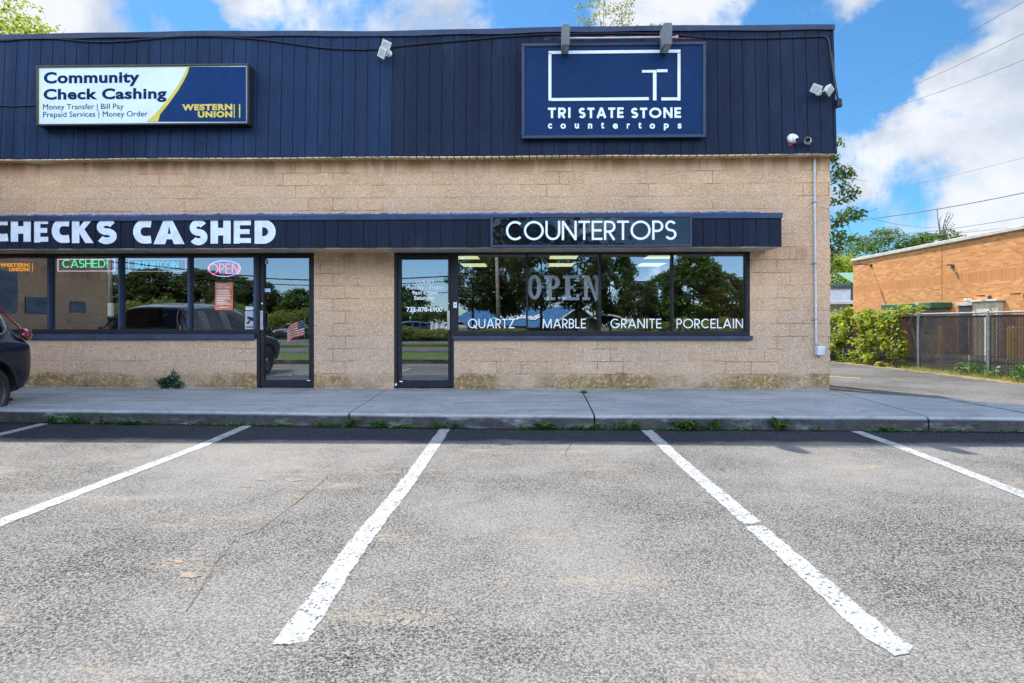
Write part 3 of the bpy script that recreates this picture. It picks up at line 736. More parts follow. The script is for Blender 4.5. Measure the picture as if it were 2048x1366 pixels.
# awning box over the shop fronts
AY = DY - .58; AX1 = PX(1563, AY); AZ0 = PZ(493, AY, 1500); AZ1 = PZ(427, AY, 1500)
awn = bpy.data.objects.new('awning', None); C.objects.link(awn); awn.parent = bld; awn['label'] = 'dark grooved board awning box over the storefronts'
def apart(mb, name, mat, **k):
    o = mb.build(name, mat, awn, **k); o.location = (0, -DY, 0); return o
mb = MB(); grooved(mb, XL - .2, AX1, AZ0, AZ1 - .04, lambda z: AY, .2075, .011, .012, .004, 5)
mb.add([(AX1, AY, AZ0), (AX1, DY, AZ0), (AX1, DY, AZ1+.03), (AX1, AY, AZ1)], [(0,1,2,3)])
apart(mb, 'siding', M['awning_siding'])
mb = MB(); V_ = []
xs = np.linspace(XL - .2, AX1 + .012, 50)
for x in xs:
    w = .006*math.sin(x*2.1) + .004*math.sin(x*5.3)
    V_ += [(x, AY-.02, AZ1-.075), (x, AY-.022, AZ1+w), (x, DY-.003, AZ1+.035+w), (x, DY-.003, AZ1-.03)]
mb.add(V_, [(4*i+j, 4*i+(j+1)%4, 4*(i+1)+(j+1)%4, 4*(i+1)+j) for i in range(49) for j in range(4)] + [(196,197,198,199)])
o = apart(mb, 'top_trim', M['cap']); fix_normals(o)
mb = MB(); mb.box(XL - .2, AX1 - .02, AY + .014, DY - .003, AZ0 - .012, AZ0 + .02); apart(mb, 'soffit', M['soffit2'])
# ragged brush of blue paint on the blocks where the awning meets the wall
mb = MB(); r_ = random.Random(9); x = XL; pts = []
while x < AX1 - .1:
    pts.append((x, PZ(425.2, DY, 1200) + r_.uniform(-.012, .018) * (1 if r_.random() < .4 else .3))); x += r_.uniform(.02, .06)
for (xa, za), (xb, zb) in zip(pts, pts[1:]):
    mb.add([(xa, DY-.004, AZ1-.02), (xb, DY-.004, AZ1-.02), (xb, DY-.004, zb), (xa, DY-.004, za)], [(0,1,2,3)])
apart(mb, 'paint_edge', M['bluetrim'])
# hand painted CHECKS CASHED
mb = MB()
CC = [('C',-52,46,425,564),('H',63,180,428,566),('E',200,282,430,570),('C',303,405,430,573),('K',421,548,433,574),('S',564,683,434,580),
      ('C',779,884,437,577),('A',898,1080,437,580),('S',1108,1214,437,586),('H',1232,1350,437,577),('E',1368,1468,437,577),('D',1490,1613,437,578)]
for i, (ch, a, b, c, d) in enumerate(CC):
    u0, u1, v0, v1 = a/2.926, b/2.926, 290 + c/2.926, 290 + d/2.926
    Y_ = AY - .0065 - .0003*(i % 2); x0, x1 = PX(u0, Y_), PX(u1, Y_); z0, z1 = PZ(v1, Y_, (u0+u1)/2), PZ(v0, Y_, (u0+u1)/2)
    H = z1 - z0; W = x1 - x0; t_ = H * (.315 if ch in 'CHKD' else .26)
    if ch == 'A': t_ = H*.30
    if ch == 'S': t_ = H*.265
    for n, (pts, cl) in enumerate(strokes(ch, W, H, t_)):
        if ch == 'C': pts = [(W, H - t_*.56), (W*.82, H - t_*.5)] + arc(W*.62, H/2, W*.62 - t_/2, H/2 - t_/2, 90, 270, 26) + [(W*.82, t_*.5), (W, t_*.56)]
        if ch in 'AK':
            if n == 0:
                for m_, pl in enumerate(dict(A=[[(0,0),(.38,0),(.42,.2),(.46,.42),(.5,.75),(.5,1),(.33,1)],[(.5,1),(.5,.75),(.56,.42),(.6,.2),(.66,0),(1,0),(.6,1)],[(.42,.2),(.6,.2),(.56,.42),(.46,.42)]],
                                             K=[[(0,0),(.34,0),(.34,1),(0,1)],[(.34,.42),(.56,.56),(.97,1),(.64,1),(.34,.66)],[(.345,.41),(.62,0),(1,0),(.57,.57)]])[ch]):
                    mb.plate([(p*W, q*H) for p, q in pl], wall_place(x0, z0, Y_ - .0004*m_), .0006)
            continue
        tt = t_ * (.78 if ch == 'E' and n else 1)
        mb.ribbon(pts, tt, wall_place(x0, z0, Y_ - .0004*n), .0006, cl)
    if i in (5, 11): apart(mb, 'painted_lettering', M['paintwhite'])['label'] = 'thick white hand painted letters ' + ('CHECKS' if i == 5 else 'CASHED'); mb = MB()

# ------------------------------------------------ storefronts
GY = DY + .085            # glass plane
def storefront(label):
    o = bpy.data.objects.new('storefront_window', None); C.objects.link(o); o.parent = bld; o['label'] = label; return o
def sub(mb, name, mat, parent, label=None, **k):
    o = mb.build(name, mat, parent, **k); o.location = (0, -DY, 0)
    if label: o['label'] = label
    return o
def pane(x0, x1, z0, z1, parent, tilt=0.0, lab=None):
    """one sheet of glass, set a hair out of true as glazing is"""
    mb = MB(); cx = (x0 + x1)/2; cz = (z0 + z1)/2; ty, tx = tilt
    vs = [(x, GY + (x - cx)*ty + (z - cz)*tx, z) for x, z in ((x0,z0),(x1,z0),(x1,z1),(x0,z1))]
    mb.add(vs, [(0,1,2,3)]); return sub(mb, 'pane', M['glass'], parent, lab)
def win(u_edges, vtop, vbot, x0, x1, label, sillx1, mullf):
    wn = storefront(label); y0 = DY + .015
    zt, zb = PZ(vtop, GY, 1000), PZ(vbot, GY, 1000)
    mb = MB()
    mb.cham(x0, x1, y0, DY + .12, zt + .0, ZH + .0, .003)                       # header
    mb.cham(x0, x1, y0, DY + .12, zb - .075, zb, .003)                          # bottom rail
    sub(mb, 'frame', M['frame'], wn)
    edges = [x0] + [PX(u, y0) for u in u_edges] + [x1]
    for i, ex in enumerate(edges):
        w = .036 if 0 < i < len(edges)-1 else .06
        a = ex - w/2 if 0 < i < len(edges)-1 else (ex if i == 0 else ex - w)
        mb = MB(); mb.cham(a, a + w, y0 - .003, DY + .13, zb, zt, .003)
        sub(mb, 'mullion', M['navyframe'] if mullf else M['frame'], wn)
    tl = [(.0010,-.0006),(-.0012,.0008),(.0006,.0004),(-.0005,-.0009),(.0008,.0005)]
    for i, (a, b) in enumerate(zip(edges, edges[1:])):
        pane(a + .01, b - .01, zb - .01, zt + .01, wn, tl[i % 5])
    mb = MB(); mb.cham(x0 - .02, sillx1, DY - .055, DY + .10, ZS - .002, zb - .078, .006)
    sub(mb, 'sill', M['sill'], wn)
    return wn, edges, zt, zb
wA, eA, ztA, zbA = win([-62, 96, 238, 377], 512, 659, A0, A1, 'check cashing shop window of dark navy mullions left of its door', A1 - .02, True)
wB, eB, ztB, zbB = win([1054, 1200, 1345.5], 510, 662, B1, B2, 'countertop shop window of four panes with white product names', B2 + .03, False)
# header of the left shop front runs on over the door
def door(u0, u1, ug0, ug1, vg0, vg1, label, hinge, tilt):
    d = bpy.data.objects.new('shop_door', None); C.objects.link(d); d.parent = bld; d['label'] = label
    x0, x1 = PX(u0, DY), PX(u1, DY); y0 = DY + .010; zb = SW + .012
    fx = .055; zt = ZH
    mb = MB(); mb.cham(x0, x0 + fx, y0, DY + .14, zb, zt, .003); mb.cham(x1 - fx, x1, y0, DY + .14, zb, zt, .003); mb.cham(x0 + fx, x1 - fx, y0, DY + .14, zt - .085, zt, .003)
    sub(mb, 'door_frame', M['frame'], d)
    gx0, gx1 = PX(ug0, GY), PX(ug1, GY); gz0, gz1 = PZ(vg1, GY, (u0+u1)/2), PZ(vg0, GY, (u0+u1)/2)
    lx0, lx1, lz1 = x0 + fx + .006, x1 - fx - .006, zt - .091; ly = DY + .032
    mb = MB(); mb.cham(lx0, gx0, ly, ly + .09, zb + .012, lz1, .003); mb.cham(gx1, lx1, ly, ly + .09, zb + .012, lz1, .003)
    mb.cham(gx0, gx1, ly + .001, ly + .089, zb + .012, gz0, .003); mb.cham(gx0, gx1, ly + .001, ly + .089, gz1, lz1, .003)
    sub(mb, 'leaf_frame', M['frame'], d)
    pane(gx0 - .01, gx1 + .01, gz0 - .01, gz1 + .01, d, tilt)
    hx = (lx0 + gx0)/2 if hinge == 'R' else (gx1 + lx1)/2
    hx += .012 if hinge == 'R' else -.01
    za, zc = PZ(546 + 75, DY, 900), PZ(660, DY, 900)
    mb = MB(); mb.cham(hx - .024, hx + .024, ly - .055, ly - .035, zc, za, .004); mb.cham(hx - .02, hx + .02, ly - .035, ly, zc + .01, zc + .04, .003); mb.cham(hx - .02, hx + .02, ly - .035, ly, za - .04, za - .01, .003)
    sub(mb, 'handle', M['alu'], d)
    mb = MB(); Mx = Matrix.Translation((hx - .01, ly, PZ(607, DY, 900))) @ Matrix.Rotation(R(90), 4, 'X'); mb.lathe([(.0,0),(.017,0),(.019,.008),(.012,.013),(0,.013)], 16, Mx); sub(mb, 'lock', M['alu'], d, smooth=True)
    mb = MB(); mb.cham(x0, x1, DY - .03, DY + .16, SW + .001, SW + .013, .003); sub(mb, 'threshold', M['alu'], d)
    hz = x1 - fx - .01 if hinge == 'R' else x0 + fx + .01
    for zz in (zb + .06, lz1 - .06): mb = MB(); mb.tube([(hz, ly - .012, zz - .05), (hz, ly - .012, zz + .05)], .011, 8); sub(mb, 'hinge', M['frame'], d)
    return d, gx0, gx1, gz0, gz1
dA = door(512, 628, 530, 620, 516, 759, 'check cashing shop door with dark frame and a pull on its left', 'R', (.0016, .0022))
dB = door(788, 908, 803, 897, 519, 760, 'countertop shop door with white opening hours on the glass', 'L', (-.001, .001))
LY = GY - .012            # vinyl stands on the glass
for w_, a, b in (('QUARTZ', 936, 1029), ('MARBLE', 1085, 1172), ('GRANITE', 1221, 1323), ('PORCELAIN', 1353, 1486)):
    mb = MB(); sign_word(mb, w_, a, b, 637.5, 656.5, LY, .115, .13, .001)
    sub(mb, 'window_lettering', M['vinylwhite'], wB, 'white thin capitals ' + w_)
for w_, a, b, c, d in (('HOURS', 832, 868, 559.5, 568), ('Monday - Friday', 812, 887, 570.5, 581.5), ('9am - 5pm', 824, 875, 581.5, 591.5), ('Saturday', 828, 870, 591.5, 602), ('732-870-6900', 813, 884, 614, 623.5)):
    mb = MB(); font_word(mb, w_, a, b, c, d, LY, .02, 1.0); sub(mb, 'hours_lettering', M['vinylwhite'], dB[0], 'white thin line ' + w_)
mb = MB(); prect(mb, 790, 793.5, 767, 771, DY + .004); sub(mb, 'sticker', M['vinylwhite'], dB[0])
mb = MB(); prect(mb, 799, 805, 762, 764, DY + .02); sub(mb, 'sticker', M['vinylwhite'], dB[0])
mb = MB(); prect(mb, 614, 620, 760.3, 761.8, DY + .028); sub(mb, 'sticker', M['vinylwhite'], dA[0])
# ---------------------------------------------------------------- signs and fittings on the front
def rooted(name, label, cat, at, group=None):
    """a thing with its empty at `at`; parts are built in world coordinates"""
    o = thing(name, label, cat, at, 0, group); o['_w'] = 1; del o['_w']; return o
def tp(mb, name, mat, root, label=None, **k):
    o = mb.build(name, mat, None, **k); w = Vector((0,0,0)); p = root
    while p is not None: w += Vector(p.location); p = p.parent
    o.data.transform(Matrix.Translation(-w)); o.parent = root
    if label: o['label'] = label
    return o
# --- lightbox of the check cashing shop
YB = DY - .36
s = rooted('shop_sign', 'white and blue lightbox sign with a yellow curve, on the fascia at the left', 'sign', (PX(285, YB), DY - .2, PZ(190, YB, 285)))
x0, x1, z0, z1 = PX(72, YB), PX(496, YB), PZ(249.5, YB, 285), PZ(128.5, YB, 285)
blk = plain('black_sign_box', (.016,.018,.026), .4, .5, var=.3)
mb = MB(); f = .028
mb.cham(x0, x1, YB + .03, DY - .13, z0, z1, .006)
mb.cham(x0, x1, YB, YB + .03, z1 - f, z1, .004); mb.cham(x0, x1, YB, YB + .03, z0, z0 + f, .004)
mb.cham(x0, x0 + f, YB, YB + .03, z0 + f, z1 - f, .004); mb.cham(x1 - f*.9, x1, YB, YB + .03, z0 + f, z1 - f, .004)
tp(mb, 'sign_box', blk, s)
YF = YB + .022
mb = MB(); mb.box(x0 + f - .004, x1 - f + .006, YF, YF + .006, z0 + f - .004, z1 - f + .004)
tp(mb, 'face_panel', plain('white_sign_face', (.66,.74,.76), .35, .5, var=.06, scale=2), s)
def sp(u, v, Y=None): return P(u, v, Y or YF)
def poly_px(mb, pts, Y, e=.001): 
    mb.plate([P(u, v, Y) for u, v in pts], lambda x, z, k: (x, Y + k, z), e)
zt_, zb_ = 133.5, 243.5
mb = MB(); poly_px(mb, [(379,zt_),(375,147),(367,163),(357,180),(345,197),(333,213),(320,229),(306,zb_),(492,zb_),(492,zt_)], YF - .003)
tp(mb, 'blue_field', plain('blue_sign_vinyl', (.005,.034,.12), .6, .1, var=.08, scale=2), s)
ylw = plain('yellow_sign_vinyl', (.66,.50,.06), .4, .4, var=.08)
mb = MB(); out = [(379,zt_),(375,147),(367,163),(357,180),(345,197),(333,213),(320,229),(316,zb_)]; inn = [(374.5,zt_),(368,149),(359,165),(348,182),(336,198),(324,212),(308,230),(293,zb_)]
for (a, b), (c, d) in zip(zip(out, out[1:]), zip(inn, inn[1:])): poly_px(mb, [c, a, b, d], YF - .0055)
mb.box(x0 + f - .002, x0 + f + .010, YF - .003, YF - .001, z0 + f, z1 - f); mb.box(x0 + f + .010, PX(379, YF), YF - .003, YF - .001, z1 - f - .012, z1 - f)
tp(mb, 'yellow_curve', ylw, s)
nv = plain('navy_sign_letters', (.006,.026,.085), .8, .08, var=.05)
mb = MB(); YL = YF - .003
font_word(mb, 'Community', 87.5, 279, 143, 173, YL, .036, 1.06); font_word(mb, 'Check Cashing', 87, 333, 176.5, 205, YL, .036, 1.06)
font_word(mb, 'Money Transfer | Bill Pay', 86, 247, 207.5, 222, YL); font_word(mb, 'Prepaid Services | Money Order', 86, 295, 222.5, 237, YL)
tp(mb, 'lettering', nv, s)
def wu(mb, u0, u1, v0, v1, Y, tube=False):
    """two stacked heavy words, right aligned, with two upright bars"""
    k = lambda q: u0 + (u1 - u0) * q; h = (v1 - v0)
    font_word(mb, 'WESTERN', k(0), k(.86), v0, v0 + h*.46, Y, .055, 1.13); font_word(mb, 'UNION', k(.27), k(.86), v0 + h*.52, v0 + h*.98, Y, .055, 1.13)
    prect(mb, k(.885), k(.90), v0, v1, Y, .001); prect(mb, k(.975), k(.995), v0, v1, Y, .001)
mb = MB(); wu(mb, 364, 481, 208, 235.5, YF - .0045); tp(mb, 'yellow_lettering', ylw, s)
# --- framed board of the countertop shop
YB = DY - .275
s = rooted('shop_sign', 'navy framed sign with a white outlined rectangle logo under the box lamps', 'sign', (PX(1228, YB), DY - .2, PZ(180, YB, 1228)))
x0, x1, z0, z1 = PX(1043, YB), PX(1412, YB), PZ(276, YB, 1228), PZ(85, YB, 1228); f = .052
mb = MB(); mb.box(x0 + .02, x1 - .02, YB + .022, DY - .12, z0 + .02, z1 - .02)
for a in ((x0, x1, z1 - f, z1), (x0, x1, z0, z0 + f), (x0, x0 + f, z0 + f, z1 - f), (x1 - f, x1, z0 + f, z1 - f)): mb.cham(a[0], a[1], YB - .012, YB + .03, a[2], a[3], .006)
tp(mb, 'sign_frame', plain('navy_sign_frame', (.022,.036,.075), .5, .4), s)
mb = MB(); mb.box(x0 + f*.9, x1 - f*.9, YB + .008, YB + .02, z0 + f*.9, z1 - f*.9); tp(mb, 'sign_panel', plain('deep_blue_sign_panel', (.003,.026,.095), .5, .12, var=.06, scale=2), s)
YL = YB - .004
mb = MB(); t = 5.6
for r_ in ((1097,1361,100.5,106.5),(1097,1102.8,106.5,201),(1355.2,1361,106.5,201),(1102.8,1297.5,195.2,201),(1323,1355.2,194.8,200.6)): prect(mb, r_[0], r_[1], r_[2], r_[3], YL, .010)
prect(mb, 1284, 1313, 140, 145, YL, .010); prect(mb, 1306, 1313, 145, 200.6, YL, .010); prect(mb, 1313.8, 1335, 138.6, 144.2, YL, .010)
tp(mb, 'logo', M['vinylwhite'], s, 'white outlined rectangle with a letter T at its lower right')
mb = MB(); kx = lambda q: 1080 + q/5.253; kv = lambda q: 20 + q/5.253
for w_, a, b in (('TRI', 84, 322), ('STATE', 407, 878), ('STONE', 957, 1482)): sign_word(mb, w_, kx(a), kx(b), kv(1025), kv(1135), YL, .215, .17, .010)
for ch, c, hw, a, b in (('c',105,21,1192,1246),('o',244,28,1192,1248),('u',387,22,1192,1246),('n',527,22,1192,1246),('t',657,17,1176,1246),('e',792,27,1192,1248),('r',928,16,1192,1246),('t',1049,17,1176,1246),('o',1180,28,1192,1248),('p',1327,26,1192,1264),('s',1467,20,1192,1246)):
    font_word(mb, ch, kx(c-hw), kx(c+hw), kv(a), kv(b), YL, .038)
tp(mb, 'lettering', M['vinylwhite'], s)
# --- two box lamps leaning out over the board, with a rod between
lampm = plain('bronze_lamp_housing', (.12,.125,.14), .45, .5, var=.15, scale=5, bump=.1)
for u0, u1, va, vb, lab in ((1124.5, 1139.5, 47, 90, 'grey box lamp over the sign, the one nearer the roof middle'), (1328.5, 1344.5, 45, 89, 'grey box lamp over the sign, the one nearer the roof corner')):
    yf = DY - .62; x0, x1 = PX(u0, yf), PX(u1, yf); z1, z0 = PZ(va, yf, u0), PZ(vb, yf, u0)
    s = rooted('sign_lamp', lab, 'lamp', ((x0+x1)/2, DY - .1, z0 + .1), 'box lamps above the countertop sign')
    mb = MB(); mb.cham(x0, x1, yf, DY - .30, z0, z1, .008); tp(mb, 'housing', lampm, s)
    mb = MB(); mb.box(x0 + .015, x1 - .015, yf + .02, DY - .33, z0 - .004, z0 + .001); tp(mb, 'lens', M['lens'], s)
    mb = MB(); mb.cham(x0 + .02, x1 - .02, DY - .30, DY - .11, z0 + .10, z0 + .24, .004); tp(mb, 'bracket', lampm, s)
mb = MB(); Y_ = DY - .36; xa, xb = PX(1139, Y_), PX(1329, Y_); zz = PZ(75.5, Y_, 1230)
mb.tube([(xa, Y_, zz), (xb, Y_, zz - .0)], .013, 10); mb.tube([(xb + .13, Y_, zz), (xb + .2, Y_, zz)], .013, 10); mb.tube([(xb + .19, Y_, zz), (xb + .215, Y_, zz)], .022, 10)
o = tag(mb.build('conduit_rod', M['conduit'], smooth=False), 'pale thin conduit running between the two sign lamps', 'conduit'); origin_to(o, (xa, Y_, zz))
# red primer showing along the board edge above the sign
rps = plain('faded_red_paint', (.24,.03,.07), .7, .2, var=.5, scale=25)
for u0, u1, v0, v1 in ((1150,1172,73,75.5),(1210,1230,71.5,74),(1255,1322,71.5,74.5),(1345,1420,75,77.5),(1420,1465,76,77.5),(1088,1098,77,79),(1117,1126,75,77)):
    Y_ = fy(PZ(v0, DY - .1)) - .006; mb = MB(); prect(mb, u0, u1, v0, v1, Y_, .002); o = mb.build('red_paint_streak', rps, bld); o.location = (0, -DY, 0)
# --- black panel COUNTERTOPS on the awning
YB = AY - .055
s = rooted('shop_sign', 'glossy black panel sign reading COUNTERTOPS on the awning', 'sign', (PX(1182, YB), AY, PZ(462, YB, 1182)))
x0, x1, z0, z1 = PX(981, YB), PX(1384, YB), PZ(494, YB, 1182), PZ(430, YB, 1182); f = .036
mb = MB()
for a in ((x0, x1, z1 - f, z1), (x0, x1, z0, z0 + f), (x0, x0 + f, z0 + f, z1 - f), (x1 - f, x1, z0 + f, z1 - f)): mb.cham(a[0], a[1], YB - .006, AY - .004, a[2], a[3], .004)
tp(mb, 'sign_frame', M['navyframe'], s)
t_ = NT('glossy_black_acrylic'); gl = t_.n('ShaderNodeBsdfGlossy', i_Color=(.9,.95,1), i_Roughness=.012, i_Normal=t_.bump(t_.noise(t_.coord(), 2.2, 2), .25, .03)); df = t_.n('ShaderNodeBsdfDiffuse', i_Color=(.006,.009,.012))
mx = t_.n('ShaderNodeMixShader', i_0=.05); t_.t.links.new(df.outputs[0], mx.inputs[1]); t_.t.links.new(gl.outputs[0], mx.inputs[2]); t_.t.links.new(mx.outputs[0], t_.out.inputs[0])
mb = MB(); mb.box(x0 + f*.9, x1 - f*.9, YB + .012, YB + .02, z0 + f*.9, z1 - f*.9); tp(mb, 'sign_panel', t_.mat, s)
mb = MB(); sign_word(mb, 'COUNTERTOPS', 1012, 1353, 441.5, 480, YB + .004, .115, .085, .007); tp(mb, 'lettering', M['vinylwhite'], s)

# --- twin floodlights
def floodlight(u, v, label, heads):
    Y0 = fy(PZ(v, DY - .15, u)); cx, cz = P(u, v, Y0)
    s = rooted('floodlight', label, 'floodlight', (cx, Y0, cz), 'twin floodlights on the fascia')
    mb = MB(); Mx = Matrix.Translation((cx, Y0 - .001, cz)) @ Matrix.Rotation(R(90), 4, 'X'); mb.lathe([(0,0),(.055,0),(.055,.02),(.03,.045),(0,.045)], 18, Mx); tp(mb, 'base', M['whiteplastic'], s)
    for dx, dz, roll, yaw, pitch in heads:
        hc = Vector((cx + dx, Y0 - .14, cz + dz))
        mb = MB(); mb.tube([(cx, Y0 - .03, cz), (cx + dx*.5, Y0 - .07, cz + dz*.4), tuple(hc + Vector((0, .04, 0)))], .014, 8)
        hm = Matrix.Translation(hc) @ Matrix.Rotation(R(yaw), 4, 'Z') @ Matrix.Rotation(R(pitch), 4, 'X') @ Matrix.Rotation(R(roll), 4, 'Y')
        vs = []; 
        for y_, q in ((-.05,.078),(-.035,.078),(.03,.045),(.045,.028)): vs += [hm @ Vector((a*q, y_, b*q*.85)) for a, b in ((-1,-1),(1,-1),(1,1),(-1,1))]
        mb.add(vs, [(4*i+j, 4*i+(j+1)%4, 4*i+4+(j+1)%4, 4*i+4+j) for i in range(3) for j in range(4)] + [(3,2,1,0),(12,13,14,15)])
        h = tp(mb, 'lamp_head', M['whiteplastic'], s)
        mb = MB(); mb.box(-.058, .058, -.054, -.049, -.048, .048, M=hm); o = tp(mb, 'lens', M['lens'], s); o.parent = h
    return s
floodlight(778, 108, 'white twin floodlight on the fascia between the two shop signs', [(.0, .085, 28, -10, 22), (-.06, -.045, -55, -22, 18)])
floodlight(1636, 186, 'white twin floodlight near the roof corner above the cameras', [(-.085, .015, 32, -38, 18), (.085, -.0, 20, 34, 30)])
# --- cameras
Y0 = fy(PZ(281, DY - .18, 1584)); cx, cz = P(1585, 278, Y0)
s = rooted('security_camera', 'white turret dome camera at the fascia foot left of the bullet camera', 'camera', (cx, Y0, cz))
mb = MB(); Mx = Matrix.Translation((cx, Y0, cz)) @ Matrix.Rotation(R(60), 4, 'X'); mb.lathe([(0,-.01),(.09,-.01),(.092,.02),(.075,.045),(0,.05)], 22, Mx); tp(mb, 'base', M['whiteplastic'], s, smooth=False)
mb = MB(); Mx = Matrix.Translation((cx + .012, Y0 - .055, cz - .03)); mb.lathe([(.052*math.cos(R(a)), .052*math.sin(R(a))) for a in range(-90, 91, 15)], 20, Mx); tp(mb, 'ball', M['whiteplastic'], s, smooth=True)
mb = MB(); Mx = Matrix.Translation((cx + .035, Y0 - .105, cz - .045)) @ Matrix.Rotation(R(105), 4, 'X') @ Matrix.Rotation(R(18), 4, 'Y'); mb.lathe([(0,-.02),(.03,-.02),(.031,.016),(.024,.018),(0,.014)], 18, Mx); tp(mb, 'lens', M['darklens'], s)
mb = MB(); Mx = Matrix.Translation((cx - .03, Y0 - .004, cz - .075)) @ Matrix.Rotation(R(90), 4, 'X'); mb.lathe([(0,0),(.042,0),(.04,.004),(0,.004)], 18, Mx); tp(mb, 'red_backplate', M['red'], s)
Y0 = fy(PZ(285, DY - .18, 1608)); cx, cz = P(1614, 284, Y0)
s = rooted('security_camera', 'white bullet camera at the fascia foot right of the dome camera', 'camera', (cx, Y0, cz))
mb = MB(); Mx = Matrix.Translation((cx, Y0, cz)) @ Matrix.Rotation(R(90), 4, 'X'); mb.lathe([(0,0),(.045,0),(.045,.02),(.018,.04),(0,.05)], 18, Mx); tp(mb, 'base', M['whiteplastic'], s)
bm_ = Matrix.Translation((cx - .01, Y0 - .07, cz + .0)) @ Matrix.Rotation(R(-30), 4, 'Z') @ Matrix.Rotation(R(97), 4, 'X')
mb = MB(); mb.lathe([(0,-.05),(.04,-.05),(.046,-.03),(.046,.10),(.042,.105),(.042,.09),(0,.09)], 22, bm_); tp(mb, 'barrel', M['whiteplastic'], s)
mb = MB(); mb.lathe([(0,.088),(.040,.088),(.040,.096),(0,.096)], 20, bm_); mb.lathe([(0,.09),(.016,.09),(.014,.104),(0,.104)], 14, bm_); tp(mb, 'lens', M['darklens'], s)
mb = MB(); mb.tube([(cx + .01, Y0 - .02, cz - .03), (cx + .015, Y0 - .05, cz - .045)], .012, 8); tp(mb, 'knuckle', M['whiteplastic'], s)
# --- cables
def fpts(px, off): return [(P(u, v, fy(PZ(v, DY-.15, u)) - off)[0], fy(PZ(v, DY-.15, u)) - off, P(u, v, fy(PZ(v, DY-.15, u)) - off)[1]) for u, v in px]
def smooth_path(pts, n=8):
    pts = [Vector(p) for p in pts]; out = []
    for i in range(len(pts) - 1):
        p0, p1, p2, p3 = pts[max(0,i-1)], pts[i], pts[i+1], pts[min(len(pts)-1,i+2)]
        for k in range(n):
            t = k/n; out.append(.5*((2*p1) + (p2-p0)*t + (2*p0-5*p1+4*p2-p3)*t*t + (3*p1-p0-3*p2+p3)*t**3))
    out.append(pts[-1]); return out
cp = fpts([(-60,83),(0,82),(45,78),(80,77),(120,78),(170,83),(230,83.5),(300,78),(345,74.5),(400,73),(450,74),(520,79),(580,87),(640,95),(700,99),(755,98),(800,92),(860,86),(935,80),(1000,74),(1080,69.5),(1124,68),(1230,67),(1330,68),(1360,71),(1440,76.5),(1530,76.5),(1620,73.5),(1645,73),(1656,80)], .014)
tail = [P(1661, 105, DY-.16), P(1668, 160, DY-.19), P(1675, 198, DY-.21)]
cp += [(x, y, z) for (x, z), y in zip(tail, (DY-.16, DY-.19, DY-.21))]
mb = MB(); mb.tube(smooth_path(cp), .014, 8)
mb.tube(smooth_path([(x + .035, y + .03, z) for x, y, z in cp[-3:]]), .010, 6)
x, z = P(1678, 206, DY-.21); mb.cham(x - .045, x + .045, DY - .24, DY - .17, z - .07, z + .07, .015, M=Matrix.Translation((x, 0, z)) @ Matrix.Rotation(R(-6), 4, 'Y') @ Matrix.Translation((-x, 0, -z)))
mb.tube([(x - .06, DY-.2, z - .09), (x - .02, DY - .2, z - .075)], .01, 6)
o = tag(mb.build('power_cable', M['cable'], smooth=False), 'long black cable sagging along the fascia top to the roof corner', 'cable'); origin_to(o, cp[0])
mb = MB(); mb.tube(smooth_path(fpts([(-40,213),(0,211.5),(30,212.5),(74,210)], .012)), .011, 8)
o = tag(mb.build('power_cable', M['cable']), 'short dark cable entering the left side of the check cashing sign', 'cable'); origin_to(o, fpts([(0,211)], .012)[0])
# --- conduit and meter box on the wall
u0 = 1629; x = PX(u0, DY - .03); zt_, zb_ = FZ0 - .02, PZ(695, DY, 1632)
s = rooted('wall_conduit', 'white plastic conduit down the block wall to a grey junction box', 'conduit', (x, DY, zb_))
mb = MB(); mb.tube(smooth_path([(x, DY-.03, zt_), (x+.004, DY-.028, 3.2), (x+.012, DY-.03, 2.3), (x+.02, DY-.03, 1.6), (x+.025, DY-.03, zb_+.05)]), .019, 10)
tp(mb, 'pipe', M['conduit'], s, smooth=True)
for zz in (3.3, 2.28, 1.35):
    mb = MB(); mb.tube([(x + .018*(3.9-zz)/2.4, DY-.03, zz-.012), (x + .018*(3.9-zz)/2.4, DY-.03, zz+.012)], .027, 10); mb.cham(x-.05, x+.05, DY-.012, DY-.002, zz-.01, zz+.01, .002); tp(mb, 'clip', M['galv'], s)
bx, bz = PX(1636, DY), PZ(701, DY, 1636); Mx = Matrix.Translation((bx, 0, bz)) @ Matrix.Rotation(R(3), 4, 'Y') @ Matrix.Translation((-bx, 0, -bz))
mb = MB(); mb.cham(bx-.062, bx+.062, DY-.12, DY-.01, bz-.078, bz+.078, .01, M=Mx); tp(mb, 'junction_box', M['conduit'], s)

